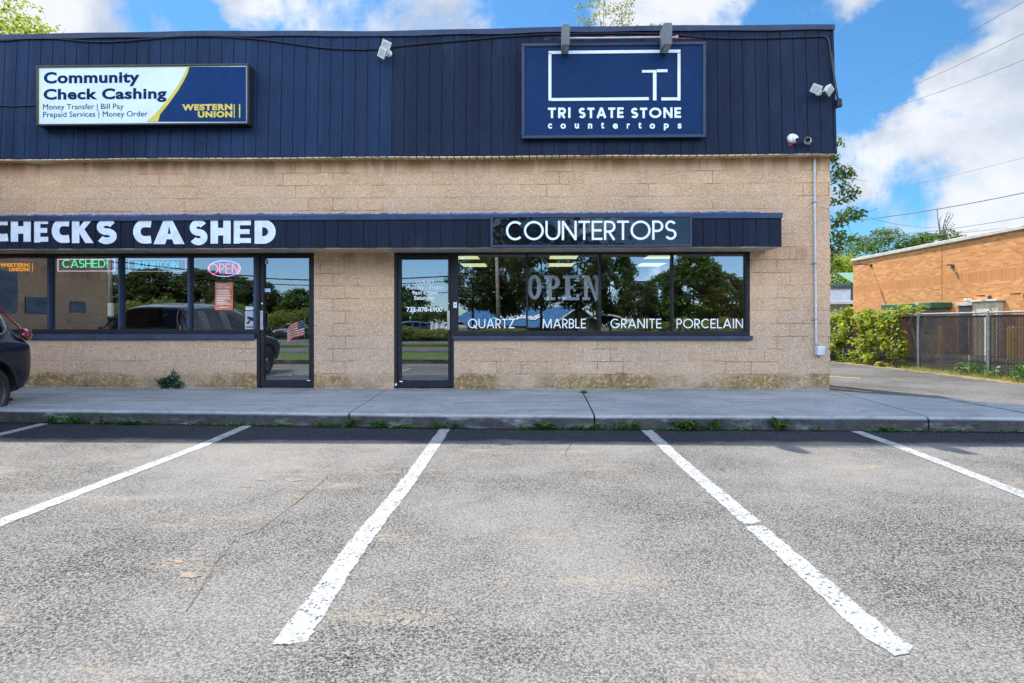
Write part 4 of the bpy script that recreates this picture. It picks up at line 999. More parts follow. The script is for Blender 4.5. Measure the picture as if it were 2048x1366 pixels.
# --- things in the left shop window
NY = GY + .035
def neon(word, u0, u1, v0, v1, mat, tf, lab, frame=None, ell=None, fmat=None):
    s = rooted('neon_sign', lab, 'neon sign', (PX((u0+u1)/2, NY), NY, PZ((v0+v1)/2, NY, u0)))
    mb = MB(); x = u0
    words = word.split(' '); n = sum(sum(ADV[c] for c in w) + .12*(len(w)-1) for w in words) + .38*(len(words)-1); 
    for w in words:
        wl = (sum(ADV[c] for c in w) + .12*(len(w)-1))/n*(u1-u0); sign_word(mb, w, x, x+wl, v0, v1, NY, tf, .12, tube=.0075); x += wl + .38/n*(u1-u0)
    tp(mb, 'tube_letters', mat, s)
    mb = MB()
    if frame:
        a, b, c, d = frame; pts = [(PX(a,NY),NY+.01,PZ(c,NY,a)),(PX(b,NY),NY+.01,PZ(c,NY,a)),(PX(b,NY),NY+.01,PZ(d,NY,a)),(PX(a,NY),NY+.01,PZ(d,NY,a))]
        for q in range(4): mb.tube([pts[q], pts[(q+1)%4]], .006, 6)
    if ell:
        a, b, rx, ry = ell; cx, cz = P(a, b, NY); k = 10.2/1200
        mb.tube([(cx + rx*k*math.cos(q*math.pi/24), NY + .01, cz + ry*k*math.sin(q*math.pi/24)) for q in range(48)], .008, 6, closed=True)
    if frame or ell: tp(mb, 'border_tube', fmat, s)
    return s
NE = 1.0
neon('CASHED!', 125, 216, 519, 535, lit('green_neon', (.02,.70,.34), NE*.8), .09, 'green neon sign CASHED! in a thin white border', (115,229,518.5,542), None, lit('pale_neon', (.65,.55,.8), .55))
neon('BUY BITCOIN', 271, 356, 523, 536, lit('cyan_neon', (.02,.46,.75), NE*.48), .08, 'cyan neon sign BUY BITCOIN in a faint white border', (257,371,519,542.5), None, lit('faint_neon', (.5,.6,.8), .28))
neon('OPEN', 417, 478, 527, 548, lit('pink_neon', (1.0,.05,.12), NE*.7), .09, 'pink neon OPEN sign inside a violet oval', None, (448,537,33,16), lit('violet_neon', (.38,.30,1.0), .8))
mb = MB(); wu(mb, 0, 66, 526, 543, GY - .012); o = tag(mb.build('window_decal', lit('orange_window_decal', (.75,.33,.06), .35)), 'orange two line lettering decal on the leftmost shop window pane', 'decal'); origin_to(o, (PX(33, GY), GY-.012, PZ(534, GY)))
# poster with rows of small print
PYY = GY - .014
s = rooted('poster', 'brownish red price poster with pale rows under the pink OPEN sign', 'poster', (PX(448, PYY), PYY, PZ(592, PYY)))
mb = MB(); prect(mb, 430, 466, 565, 620, PYY, .003); tp(mb, 'sheet', plain('russet_poster_paper', (.50,.17,.10), .7, .2, var=.35, scale=3), s)
mb = MB(); r_ = random.Random(5)
font_word(mb, 'COMMUNITY', 433, 455, 567.5, 571.5, PYY - .002); font_word(mb, 'CHECK CASHING', 433, 461, 572.5, 576.5, PYY - .002)
for i in range(9): prect(mb, 433, 450 + r_.uniform(0, 12), 580 + i*3.4, 581.6 + i*3.4, PYY - .002, .001)
prect(mb, 438, 458, 614, 615.5, PYY - .002, .001); tp(mb, 'print', plain('pale_poster_print', (.75,.66,.58), .7, .2), s)
# surveillance notice and small stickers
SY = GY - .011
s = rooted('sticker', 'grey surveillance sticker with a black camera picture beside the door', 'sticker', (PX(500, SY), SY, PZ(640, SY)))
mb = MB(); prect(mb, 490, 511, 622, 658.5, SY, .001); tp(mb, 'sheet', plain('pale_grey_sticker', (.36,.38,.42), .5, .3), s)
mb = MB(); Y_ = SY - .002
poly_px(mb, [(495,632.5),(508,636),(510,640.5),(506,642.5),(494.5,637.5)], Y_); poly_px(mb, [(498.5,640),(501,641),(497.5,647.5),(494,648.5),(493,646)], Y_)
prect(mb, 492, 509, 653, 655, Y_, .001); tp(mb, 'picture', plain('black_sticker_ink', (.01,.012,.02), .5, .3), s)
mb = MB(); prect(mb, 491, 509, 613, 620, SY, .001); o = tag(mb.build('sticker', plain('white_blue_sticker', (.50,.58,.66), .5, .3)), 'small white sticker just above the surveillance sticker', 'sticker'); origin_to(o, (PX(500, SY), SY, PZ(616, SY)))
mb = MB(); prect(mb, 529.5, 541, 577, 584, SY, .001); o = tag(mb.build('sticker', plain('pale_blue_sticker', (.36,.55,.70), .5, .3)), 'small pale blue sticker on the check cashing door glass', 'sticker'); origin_to(o, (PX(535, SY), SY, PZ(580, SY)))
mb = MB(); prect(mb, 530, 535, 518.5, 528, SY, .001); o = tag(mb.build('sticker', plain('white_number_sticker', (.6,.6,.58), .5, .3)), 'tiny white sticker in the top corner of the check cashing door', 'sticker'); origin_to(o, (PX(532, SY), SY, PZ(523, SY)))
# key box on the frame of the right door
kx_, kz = PX(910.5, DY), PZ(608, DY)
s = rooted('doorbell', 'small white doorbell on the frame beside the countertop door', 'doorbell', (kx_, DY + .01, kz))
mb = MB(); mb.cham(kx_-.03, kx_+.03, DY - .02, DY + .011, kz-.07, kz+.055, .008); tp(mb, 'case', M['whiteplastic'], s)
mb = MB(); mb.cham(kx_-.028, kx_+.028, DY - .024, DY - .012, kz+.025, kz+.056, .006); tp(mb, 'camera_eye', plain('violet_black_lens', (.05,.02,.08), .2, .5), s)
mb = MB(); Mx = Matrix.Translation((kx_, DY - .02, kz - .01)) @ Matrix.Rotation(R(90), 4, 'X'); mb.lathe([(.012,0),(.017,0),(.017,.003),(.012,.003)], 16, Mx); tp(mb, 'button', plain('blue_grey_ring', (.25,.3,.4), .4, .4), s)

# OPEN letters hanging behind the right window
def m_openletters():
    t = NT('white_marquee_letter'); v = t.coord(); s_ = t.sep(v)
    g = t.vor(v, 26); c = t.mix(t.map(g, .30, .22), (.70,.73,.82), (.90,.92,.96))
    c = t.mix(t.map(t.noise(v, 30, 3), .6, .7), c, (.35,.40,.5)); return t.pbr(c, .5, .4)
OYm = m_openletters(); OY = GY + .06
s = rooted('open_sign', 'large white slab serif OPEN letters hanging inside the second pane', 'sign', (PX(1125, OY), OY, PZ(575, OY)))
K = lambda q: 880 + q/6.0235; V = lambda q: 490 + q/6.0235
def lrect(mb, a, b, c, d): x0, x1 = PX(K(a), OY), PX(K(b), OY); mb.box(x0, x1, OY, OY + .05, PZ(V(d), OY, 1125), PZ(V(c), OY, 1125))
def ring(mb, cx, cz, rx, rz, ix, iz, a0=0, a1=360, n=36):
    full = a1 - a0 >= 360; V_ = []
    for i in range(n + (0 if full else 1)):
        a = R(a0 + (a1-a0)*i/n)
        for (p, q) in ((rx, rz), (ix, iz)):
            for y in (OY, OY + .05): V_.append((cx + p*math.cos(a), y, cz + q*math.sin(a)))
    m = len(V_)//4; F_ = []
    for i in range(m if full else m-1):
        j = (i+1) % m; A, B_ = 4*i, 4*j
        F_ += [(A, A+2, B_+2, B_), (A+1, B_+1, B_+3, A+3), (A, B_, B_+1, A+1), (A+2, A+3, B_+3, B_+2)]
    mb.add(V_, F_)
kk = lambda q: q/6.0235*10.18/1200
mb = MB(); cx, cz = PX(K(1138), OY), PZ(V(508), OY); ring(mb, cx, cz, kk(86), kk(150), kk(33), kk(110)); tp(mb, 'letter', OYm, s)
mb = MB(); lrect(mb, 1285, 1348, 400, 630); lrect(mb, 1256, 1350, 366, 400); lrect(mb, 1256, 1388, 630, 664); cx, cz = PX(K(1352), OY), PZ(V(450), OY); ring(mb, cx, cz, kk(94), kk(84), kk(38), kk(50), -90, 90, 20); tp(mb, 'letter', OYm, s)
mb = MB(); lrect(mb, 1508, 1568, 400, 630); lrect(mb, 1480, 1676, 366, 400); lrect(mb, 1480, 1678, 630, 664); lrect(mb, 1640, 1676, 400, 438); lrect(mb, 1642, 1678, 590, 630); lrect(mb, 1568, 1640, 492, 530); lrect(mb, 1612, 1640, 470, 552); tp(mb, 'letter', OYm, s)
mb = MB(); lrect(mb, 1738, 1780, 400, 630); lrect(mb, 1716, 1788, 366, 400); lrect(mb, 1716, 1808, 630, 664); lrect(mb, 1872, 1914, 400, 664); lrect(mb, 1846, 1930, 366, 400)
pz = lambda u, v: (PX(K(u), OY), PZ(V(v), OY))
mb.plate([pz(1900, 664), pz(1870, 664), pz(1752, 372), pz(1800, 372)][::-1], lambda x, z, k: (x, OY - .002 + k, z), .045); o = tp(mb, 'letter', OYm, s)
mb = MB(); xa, xb = PX(1056, OY), PX(1197, OY)
for v_ in (575.5,): mb.tube([(xa, OY + .06, PZ(v_, OY)), (xb, OY + .06, PZ(v_, OY))], .004, 6)
tp(mb, 'string', M['vinylwhite'], s)
# lit ceiling panels inside the right shop
lp = lit('warm_ceiling_panel', (.85,.95,.52), .42)
for u, v, lab in ((948,530,'lit ceiling panel behind the QUARTZ pane, lower and wider of its two'),(1122,530,'lit ceiling panel above the OPEN letters, lower of its two'),(1300,530,'lit ceiling panel behind the GRANITE pane, lower of its two'),
                  (930,515,'lit ceiling panel behind the QUARTZ pane, at its top edge'),(1127,515,'lit ceiling panel above the OPEN letters, at the top edge'),(1318,515,'lit ceiling panel behind the GRANITE pane, at its top edge')):
    d = (2.776 - CAMZ) * 1200 / (647 - v); x = (u - 1053)*d/1200; hw = .31; hd = .42 if v > 520 else .3
    mb = MB(); mb.box(x - hw, x + hw, d - hd, d + hd, 2.770, 2.776); o = tag(mb.build('ceiling_light', lp), lab, 'ceiling light', 'lit ceiling panels'); origin_to(o, (x, d, 2.773))
# ---------------------------------------------------------------- plants
def leaves(cent, nrm_up, size, aspect, r_, jitter=.35, fold=.25):
    """numpy leaf blades (folded diamonds) at the given centres -> verts, faces"""
    n = len(cent)
    d = r_.normal(size=(n, 3)); d[:, 2] *= .55; d /= np.linalg.norm(d, axis=1)[:, None]
    up = r_.normal(size=(n, 3)) * .75 + np.array(nrm_up); s = np.cross(d, up); s /= np.linalg.norm(s, axis=1)[:, None] + 1e-9
    nn = np.cross(s, d)
    L = size * r_.uniform(1 - jitter, 1 + jitter, n)[:, None]; W = L * aspect
    a = cent - d * L * .5; b = cent + s * W * .5 + nn * W * fold; c = cent + d * L * .5; e = cent - s * W * .5 + nn * W * fold
    v = np.stack([a, b, c, e], 1).reshape(-1, 3)
    i = np.arange(n) * 4
    f = np.stack([i, i+1, i+2, i+3], 1)
    return v, f
def mesh_np(name, v, f, mat, parent=None):
    me = bpy.data.meshes.new(name); me.vertices.add(len(v)); me.vertices.foreach_set('co', np.asarray(v, dtype=np.float32).ravel())
    k = f.shape[1]; me.loops.add(len(f)*k); me.loops.foreach_set('vertex_index', f.astype(np.int32).ravel())
    me.polygons.add(len(f)); me.polygons.foreach_set('loop_start', np.arange(len(f), dtype=np.int32)*k); me.polygons.foreach_set('loop_total', np.full(len(f), k, dtype=np.int32))
    me.materials.append(mat); me.update(calc_edges=True); me.validate()
    o = bpy.data.objects.new(name, me); C.objects.link(o)
    if parent is not None: o.parent = parent
    return o
def tree(name, label, loc, H, rad, base, nclump, per, leaf, mat, seed, group=None, spread=.16, limbs=11, trunk_r=None, bark='bark', shape=1.0, cat='tree', aspect=.55, bare=0):
    """tapered trunk, limbs reaching the clumps, and leaf clumps scattered through an uneven crown"""
    r_ = np.random.default_rng(seed); root = thing(name, label, cat, loc, 0, group)
    tr = trunk_r or H * .018; mb = MB(); hh = H * .86
    bend = r_.uniform(-.04, .04, 2) * H
    tp_ = [np.array([bend[0]*(k/6)**2, bend[1]*(k/6)**2, hh*k/6]) for k in range(7)]
    mb.tube([tuple(p) for p in tp_], [tr*(1 - .85*k/6) for k in range(7)], 8)
    cz = (H + base) / 2; hz = (H - base) / 2
    cl = []
    for i in range(nclump):
        a = i * 2.39996 + r_.uniform(-.4, .4); t = (i + .5) / nclump * 1.9 - .95
        t = np.clip(t + r_.uniform(-.12, .12), -.97, .97)
        ring = math.sqrt(1 - t*t) ** shape * (1 - .18 * max(0, t))
        q = r_.uniform(.35, 1.0) ** .5 * (1.12 if r_.random() < .2 else 1)
        cl.append((np.array([rad*ring*q*math.cos(a), rad*ring*q*math.sin(a), cz + hz*t*.92]), rad*spread*r_.uniform(.7, 1.5)))
    order = sorted(range(nclump), key=lambda k: -np.linalg.norm(cl[k][0][:2]))
    for k in order[:limbs + bare]:
        c, s = cl[k]; z0 = max(base*.6, min(hh*.92, c[2] - np.linalg.norm(c[:2])*.75)); f = z0/hh*6; j = int(min(5, f)); st = tp_[j] + (tp_[j+1]-tp_[j])*(f-j)
        mid = st + (c - st)*.5 + np.array([0, 0, .05*H]) * r_.uniform(.2, 1)
        rr = tr * (1 - .8*z0/hh) * .55
        mb.tube([tuple(st), tuple(mid), tuple(c)], [rr, rr*.6, rr*.2], 5)
        for _ in range(3):
            e = c + r_.normal(size=3)*s*1.1; mb.tube([tuple(mid + (c-mid)*r_.uniform(.3, .9)), tuple(e)], [rr*.3, rr*.08], 4)
    mb.build('trunk', M[bark], root, smooth=True)
    pts = []
    for c, s in cl:
        n = max(4, int(per * (s/(rad*spread))**1.5))
        g = r_.normal(size=(n, 3)); g /= np.linalg.norm(g, axis=1)[:, None]; g *= (r_.uniform(0, 1, n)[:, None]) ** .45
        pts.append(c + g * s * np.array([1.25, 1.25, .72]))
    v, f = leaves(np.concatenate(pts), (0, 0, 1.1), leaf, aspect, r_)
    mesh_np('crown', v, f, M[mat], root); return root
# trees behind and beside the shop, seen over the roof and past its corner
def at(u, v, d): return PD(u, v, d)
x, y, z = at(18, 24, 30); tree('maple_tree', 'bright yellow green treetop over the roof at the left', (x - 1.2, y, 0), z + .6, 4.3, z - 4.5, 70, 90, .22, 'leafbright', 1, spread=.2)
x, y, z = at(1212, -12, 32); tree('locust_tree', 'thin leaved olive treetop above the countertop sign', (x, y, 0), z + .2, 1.75, z - 3.6, 44, 34, .13, 'leafthin', 22, spread=.17, limbs=26, trunk_r=.14)
x, y, z = at(1318, 47, 32); tree('locust_tree', 'small sprig of a treetop just right of the countertop sign lamps', (x-.35, y, 0), z + .1, 1.0, z - 2.4, 20, 26, .13, 'leafthin', 5, spread=.2, limbs=12, trunk_r=.1)
x, y, z = at(1622, 268, 25); tree('oak_tree', 'tall green tree close behind the shop corner', (x - .15, y, 0), z + .5, 1.85, 3.0, 56, 62, .19, 'leaf', 9, spread=.2, limbs=14)
x, y, z = at(1676, 520, 52); tree('bushy_tree', 'low bright green tree between the shop corner and the brick building', (x, y, 0), z + .4, 4.2, .8, 70, 90, .30, 'leafbright', 12, spread=.2)
x, y, z = at(1664, 470, 64); tree('bushy_tree', 'darker green tree rising behind the low bright one', (x-1, y, 0), z - 1.2, 4.0, 1, 50, 80, .36, 'leafdark', 13, spread=.2)
x, y, z = at(1755, 462, 58); tree('round_tree', 'rounded green tree over the left end of the brick building roof', (x + .4, y, 0), z + .3, 3.9, 3, 80, 90, .28, 'leaf', 14, spread=.2)
x, y, z = at(1795, 490, 56); tree('round_tree', 'small grey green treetop tucked right of the rounded tree', (x + .2, y, 0), z, 1.6, 4, 26, 60, .26, 'leafthin', 15, spread=.25)
x, y, z = at(1878, 466, 54); tree('spreading_tree', 'flat green treetop with bare dead branches standing out of it', (x, y, 0), z, 3.4, 5.2, 60, 75, .28, 'leaf', 16, spread=.19)
dead = MB(); r_ = random.Random(4); bx_, by_, bz_ = at(1884, 470, 53.5)
for (u, v) in ((1874,415),(1880,436),(1891,440),(1895,424),(1902,424),(1908,428),(1912,448),(1898,455)):
    ex, ey, ez = at(u, v, 53.5); mx_ = (bx_*.45 + ex*.55 - .1, by_, bz_*.5 + ez*.5)
    dead.tube([(bx_, by_, bz_ - 1), mx_, (ex, ey, ez)], [.06, .035, .014], 5)
    for q in (.5, .7, .85):
        sx = mx_[0] + (ex-mx_[0])*(q-.4)/.6; sz = mx_[2] + (ez-mx_[2])*(q-.4)/.6; dead.tube([(sx, by_, sz), (sx + r_.uniform(-.35,.35), by_ + r_.uniform(-.3,.3), sz + r_.uniform(.2,.5))], [.022, .008], 4)
lt = bpy.data.objects[[o.name for o in bpy.data.objects if o.get('label','').startswith('flat green treetop')][0]]
o = dead.build('dead_branch', M['deadwood']); o.data.transform(Matrix.Translation(-Vector(lt.location))); o.parent = lt

# weeds: little rosettes of narrow leaves
def weed(name, label, loc, rad, h, n, seed, mat='weed', group=None, cat='weed', broad=.3):
    r_ = np.random.default_rng(seed); v, f = [], []
    for i in range(n):
        a = r_.uniform(0, 2*math.pi); L = rad*r_.uniform(.5, 1.1); hz = h*r_.uniform(.35, 1.1); w = L*broad*r_.uniform(.6, 1.2)
        d = np.array([math.cos(a), math.sin(a), 0]); s = np.array([-d[1], d[0], 0]); o_ = np.array([r_.normal()*rad*.22, r_.normal()*rad*.12, 0])
        b = len(v); p0, p1, p2 = o_, o_ + d*L*.5 + np.array([0,0,hz]), o_ + d*L + np.array([0,0,hz*.75])
        v += [p0, p1 + s*w*.5, p2, p1 - s*w*.5]; f.append((b, b+1, b+2, b+3))
    o = mesh_np(name, np.array(v), np.array(f), M[mat]); o.location = loc
    return tag(o, label, cat, group)
WEEDS = [(53,838,.10,.10,26,'upright weed beside the rear wheel of the dark car'),(97,841,.16,.09,44,'leafy weed at the kerb above the leftmost white line'),(122,842,.09,.08,20,'little weed just right of the leafy one by the leftmost line'),
 (172,845,.13,.06,30,'low weed at the kerb left of the kerb crack'),(212,845,.12,.07,34,'bushy weed right below the kerb crack'),(240,846,.14,.06,36,'spreading weed right of the kerb crack'),(272,847,.10,.05,20,'flat weed furthest right of the kerb crack'),
 (545,848,.08,.05,16,'tiny weed just right of the second white line'),(640,850,.12,.06,26,'low weed halfway between the second line and the slab joint'),(665,851,.10,.06,22,'low weed just left of the slab joint'),(697,851,.13,.10,36,'tall weed right under the joint between the first two slabs'),
 (752,853,.15,.09,40,'spiky weed alone in the middle of the second slab'),(800,855,.09,.05,18,'small flat weed left of the weeds by the centre line'),(876,853,.14,.08,42,'weed beside the top of the centre white line'),(906,853,.10,.07,26,'smaller weed just right of the centre white line'),
 (1042,856,.10,.04,18,'thin low weed between the centre and fourth lines'),(1088,853,.15,.09,42,'broad weed left of the joint of the second and third slabs'),(1160,855,.12,.06,26,'low weed touching the joint of the second and third slabs'),(1190,854,.11,.08,26,'weed just past the joint of the second and third slabs'),
 (1230,850,.08,.11,18,'upright weed left of the fourth white line'),(1258,852,.15,.10,46,'dense dark weed left of the fourth white line'),(1368,850,.19,.12,60,'largest spiky weed at the kerb right of the fourth line'),(1423,849,.12,.13,30,'bright upright weed right of the largest one'),
 (1547,847,.15,.16,22,'broad leaved weed standing out from the kerb alone'),(1620,858,.12,.04,20,'flat weed left of the last white line'),(1760,861,.14,.05,26,'flat weed right of the last white line')]
for i, (u, v, ra, h, n, lab) in enumerate(WEEDS):
    x, y = G(u, 857, 0); y = kerb_y(x) - .035
    weed('kerb_weed', lab, (x, y, .0), ra, h, n, 100 + i, group='weeds growing along the kerb', broad=.42 if 'broad' in lab else .24)
x, y = G(1168, 786, SW); weed('kerb_weed', 'small weed on the walk at the back end of the slab joint', (x, y, SW), .1, .04, 30, 150, group='weeds growing along the kerb')
# moss line filling the foot of the kerb
r_ = np.random.default_rng(3); xs_ = np.concatenate([r_.uniform(-9, 7, 1500), r_.normal(-1.5, 2.5, 900)])
keep = np.array([math.sin(q*3.1)+math.sin(q*7.7+1)+.9*math.sin(q*1.3) > -.5 for q in xs_]); xs_ = xs_[keep]
cen = np.stack([xs_, [kerb_y(q) - .012 - abs(r_.normal())*.022 for q in xs_], np.abs(r_.normal(0, .012, len(xs_))) + .006], 1)
v, f = leaves(cen, (0, 0, 1.3), .04, .4, r_); o = mesh_np('moss', v, f, M['weed']); tag(o, kind='stuff')
# fern-like plant growing out of the wall foot on the left
fx_, fz_ = P(345, 773, DY); root = thing('fern_plant', 'dark green seedling growing from the foot of the wall under the left window', 'plant', (fx_, DY - .02, SW))
r_ = np.random.default_rng(8); vv, ff, st = [], [], MB()
for a, L, h in ((150,.24,.10),(172,.22,.14),(20,.18,.12),(5,.24,.09),(70,.26,.30),(100,.15,.2),(200,.16,.03),(-15,.16,.04),(125,.22,.17),(48,.2,.2)):
    L *= .95; h *= .95; d = np.array([math.cos(R(a)), -.30, 0]); e = d*L + np.array([0, 0, h]); m_ = d*L*.45 + np.array([0, 0, h*.8+.03])
    st.tube([(0,0,0), tuple(m_), tuple(e)], [.004,.003,.001], 4)
    q = np.linspace(.25, 1, 14)
    c = np.concatenate([np.array([ (2*t*(1-t))*m_ + t*t*e for t in q]) + r_.normal(size=(14,3))*.018 for _ in range(3)])
    v, f = leaves(c, (0, -.6, 1), .055, .5, r_); ff.append(f + sum(len(k) for k in vv)); vv.append(v)
mesh_np('leaves', np.concatenate(vv), np.concatenate(ff), m_leaf('dark_fern_leaves', (.012,.045,.022), (.02,.075,.035), (.04,.11,.05), .2), root); st.build('stem', M['bark'], root)

# ---------------------------------------------------------------- fence, vines, verge beyond the driveway
FX = 10.95
fence = thing('chain_link_fence', 'chain link fence with dark privacy slats and galvanised posts', 'fence', (FX, 14, 0))
FH = 1.55; YA, YB_ = 7.5, 26.0
posts = [11.9, G(1983,755)[1]-.0, G(1833,738.6)[1], 19.5, 22.2, 24.9, 9.2]
for py in posts:
    mb = MB(); mb.tube([(FX, py, -.05), (FX, py, FH + .01)], .034, 10); mb.lathe([(.036,0),(.036,.03),(.02,.055),(0,.06)], 10, Matrix.Translation((FX, py, FH))); tp(mb, 'post', M['galv'], fence, smooth=False)
mb = MB(); mb.tube([(FX, YA, FH - .01), (FX, YB_, FH - .01)], .026, 8); tp(mb, 'top_rail', M['galv'], fence)
mb = MB(); r_ = random.Random(2); y = YA
while y < YB_:
    if r_.random() > .02: 
        w = .031; dz = r_.uniform(-.02, .01); mb.box(FX + .010, FX + .013, y, y + w, .05, FH - .10 + dz)
    y += .041
o = tp(mb, 'privacy_slats', M['slat'], fence)
mb = MB(); mb.box(FX + .014, FX + .02, YA, YB_, FH - .12, FH - .07); tp(mb, 'slat_lock', M['black'], fence)
mb = MB(); n = int((YB_ - YA) / .06); hh = FH - .05
for i in range(n):
    y = YA + i*.06
    for sgn in (1, -1):
        y2 = y + sgn*hh*.58; ya_, z_a, yb2, zb2 = y, .03, y2, FH - .03
        if y2 < YA or y2 > YB_: continue
        mb.add([(FX - .003*sgn, ya_ - .0024, z_a), (FX - .003*sgn, ya_ + .0024, z_a), (FX - .003*sgn, yb2 + .0024, zb2), (FX - .003*sgn, yb2 - .0024, zb2)], [(0,1,2,3)])
tp(mb, 'wire_mesh', M['wiremesh'], fence)
# vines swallowing the far stretch of the fence
r_ = np.random.default_rng(31); cents = []
for i in range(300):
    y = r_.uniform(17.4, 26); prof = .5 + .5*math.sin(y*1.9 + .5)
    top = 1.62 + .22*math.sin(y*2.3) * (1 if y < 21 else .5) + (.12 if 18 < y < 20.5 else 0)
    z = top * r_.uniform(0, 1) ** .8; bulge = (.20 + .65*(1 - z/top)*(.55 + .45*prof)) * (1 if y > 18 else max(.15, (y-17.2)/.9))
    hole = (math.sin(y*2.1+.6)*math.cos(z*2.6+y) > .62) and .5 < z < 1.35
    if hole: continue
    n = 30; s = r_.uniform(.14, .26)
    g = r_.normal(size=(n,3)); g /= np.linalg.norm(g, axis=1)[:,None]; g *= r_.uniform(0,1,n)[:,None]**.4
    cents.append(np.array([FX - .05 - bulge*r_.uniform(.3, 1), y, max(.06, z)]) + g*s*np.array([.8,1.2,.8]))
for i in range(34):
    y = r_.uniform(17.0, 25); g = np.array([[FX + r_.normal()*.1, y + .012*k*math.sin(i), 1.55 + .02*k + r_.normal()*.02] for k in range(int(r_.uniform(4, 18)))]); cents.append(g)
vine = thing('vine', 'mass of sunlit creeper leaves climbing over the chain link fence', 'climbing plant', (FX, 20, 0))
pts_ = np.concatenate(cents); pts_[:,2] = np.maximum(pts_[:,2], .03)
v, f = leaves(pts_, (-.5, -.4, .9), .115, .72, r_); o = mesh_np('leaves', v - np.array([FX, 20, 0]), f, M['vine'], vine)
mb = MB(); q_ = random.Random(6)
for i in range(46):
    y = q_.uniform(17.2, 25.5); pts = [(FX - q_.uniform(.05,.6), y, 0)]
    for k in range(5): pts.append((FX - q_.uniform(.0,.45)*(1-k/5), pts[-1][1] + q_.uniform(-.25,.25), .32*(k+1)))
    mb.tube(smooth_path(pts, 3), .007, 4)
tp(mb, 'stems', M['bark'], vine)
def patch(name, label, pts, leaf, n, mat, seed, cat='shrub', up=(-.3,-.3,1)):
    r_ = np.random.default_rng(seed); cs = []
    for (x, y, z, s) in pts:
        g = r_.normal(size=(n,3)); g /= np.linalg.norm(g, axis=1)[:,None]; g *= r_.uniform(0,1,n)[:,None]**.45; cs.append(np.array([x,y,z]) + g*s)
    c = np.concatenate(cs); c[:,2] = np.maximum(c[:,2], .02); o0 = np.array([pts[0][0], pts[0][1], 0])
    v, f = leaves(c, up, leaf, .6, r_); o = mesh_np(name, v - o0, f, M[mat]); o.location = tuple(o0); return tag(o, label, cat)
patch('wild_shrub', 'leafy green weed bush against the right end of the fence', [(FX-.1,12.4,.35,.35),(FX-.2,12.9,.3,.3),(FX-.15,13.3,.18,.25),(FX-.1,12.0,.45,.4),(FX-.25,11.6,.35,.35)], .10, 80, 'weed', 41)
patch('wild_shrub', 'small weed bush at the foot of the fence post nearest the right', [(FX-.12,14.7,.22,.25),(FX-.15,15.1,.15,.2),(FX-.1,14.2,.12,.18)], .08, 60, 'weed', 42)
# dry grass along the fence foot
r_ = np.random.default_rng(44); n = 5200; ys = r_.uniform(9, 25, n); xs_ = FX - .02 - np.abs(r_.normal(0, .24, n)) * (.9 + .3*np.sin(ys*1.7)); xs_ = np.minimum(xs_ + r_.normal(0,.05,n), FX + .3)
h = r_.uniform(.03, .13, n); a = r_.uniform(0, 2*np.pi, n); lean = r_.uniform(.1, .7, n)
b0 = np.stack([xs_, ys, np.zeros(n)], 1); s_ = np.stack([np.cos(a), np.sin(a), np.zeros(n)], 1)*.008; tpv = b0 + np.stack([np.cos(a+1.3)*lean*h, np.sin(a+1.3)*lean*h, h], 1)
v = np.stack([b0 - s_, b0 + s_, tpv], 1).reshape(-1, 3); i = np.arange(n)*3; o = mesh_np('grass', v, np.stack([i, i+1, i+2], 1), M['grassblade']); tag(o, kind='stuff')
strip('verge_soil', [(FX - .15, 8), (FX - .2, 12), (FX - .22, 16), (FX - .35, 18.5), (FX - .5, 26)], .95, .008, M['litter'], .12, .12, 51)
sheet('brick_yard', [(FX + .1, 6), (19, 6), (19, 60), (FX + .1, 60)], .0, M['drive'])
sheet('yard_verge', [(FX + .1, 6), (12.4, 6), (12.4, 60), (FX + .1, 60)], .006, M['lawn'])

# ---------------------------------------------------------------- brick building across the driveway
BX = 18.0
def bpt(u, v):
    """photo pixel on the brick wall plane x=BX -> (Y, Z)"""
    cx, cz = (u - 1024)/F, (VH - v)/F; dx, dy = -sa + cx*ca, ca + cx*sa; t = BX/dx; return t*dy, CAMZ + t*cz
yc, zt1 = bpt(1706, 522); zt2 = bpt(2048, 461)[1]; ZBT = (zt1 + zt2)/2
brk = thing('brick_building', 'flat roofed orange brick building beyond the fence', 'building', (BX, yc, 0))
mb = MB(); mb.box(BX, BX + 30, 6, yc, -.05, ZBT); o = mb.build('brick_wall', M['brick'], brk); o.location = (-BX, -yc, 0)
mb = MB(); mb.cham(BX - .10, BX + .3, 5.9, yc + .08, ZBT, ZBT + .16, .02); mb.box(BX + .3, BX + 30, 5.9, yc + .08, ZBT, ZBT + .15); tp(mb, 'coping', M['coping'], brk)
mb = MB(); yj = bpt(1884, 560)[0]; mb.box(BX - .006, BX, yj - .012, yj + .012, .1, ZBT); tp(mb, 'movement_joint', plain('brown_sealant', (.2,.09,.03), .8, .2), brk)
def bbox(u0, u1, v0, v1, x0, x1, mat, name, parent=None):
    ya, yb = bpt(u1, v0)[0], bpt(u0, v0)[0]; z1 = bpt(u0 if v0 > 647 else u1, v0)[1]; z0 = bpt(u1, v1)[1] if v1 < 640 else 0
    mb = MB(); mb.cham(x0, x1, ya, yb, z0, z1, .01); return tp(mb, name, mat, parent or brk)
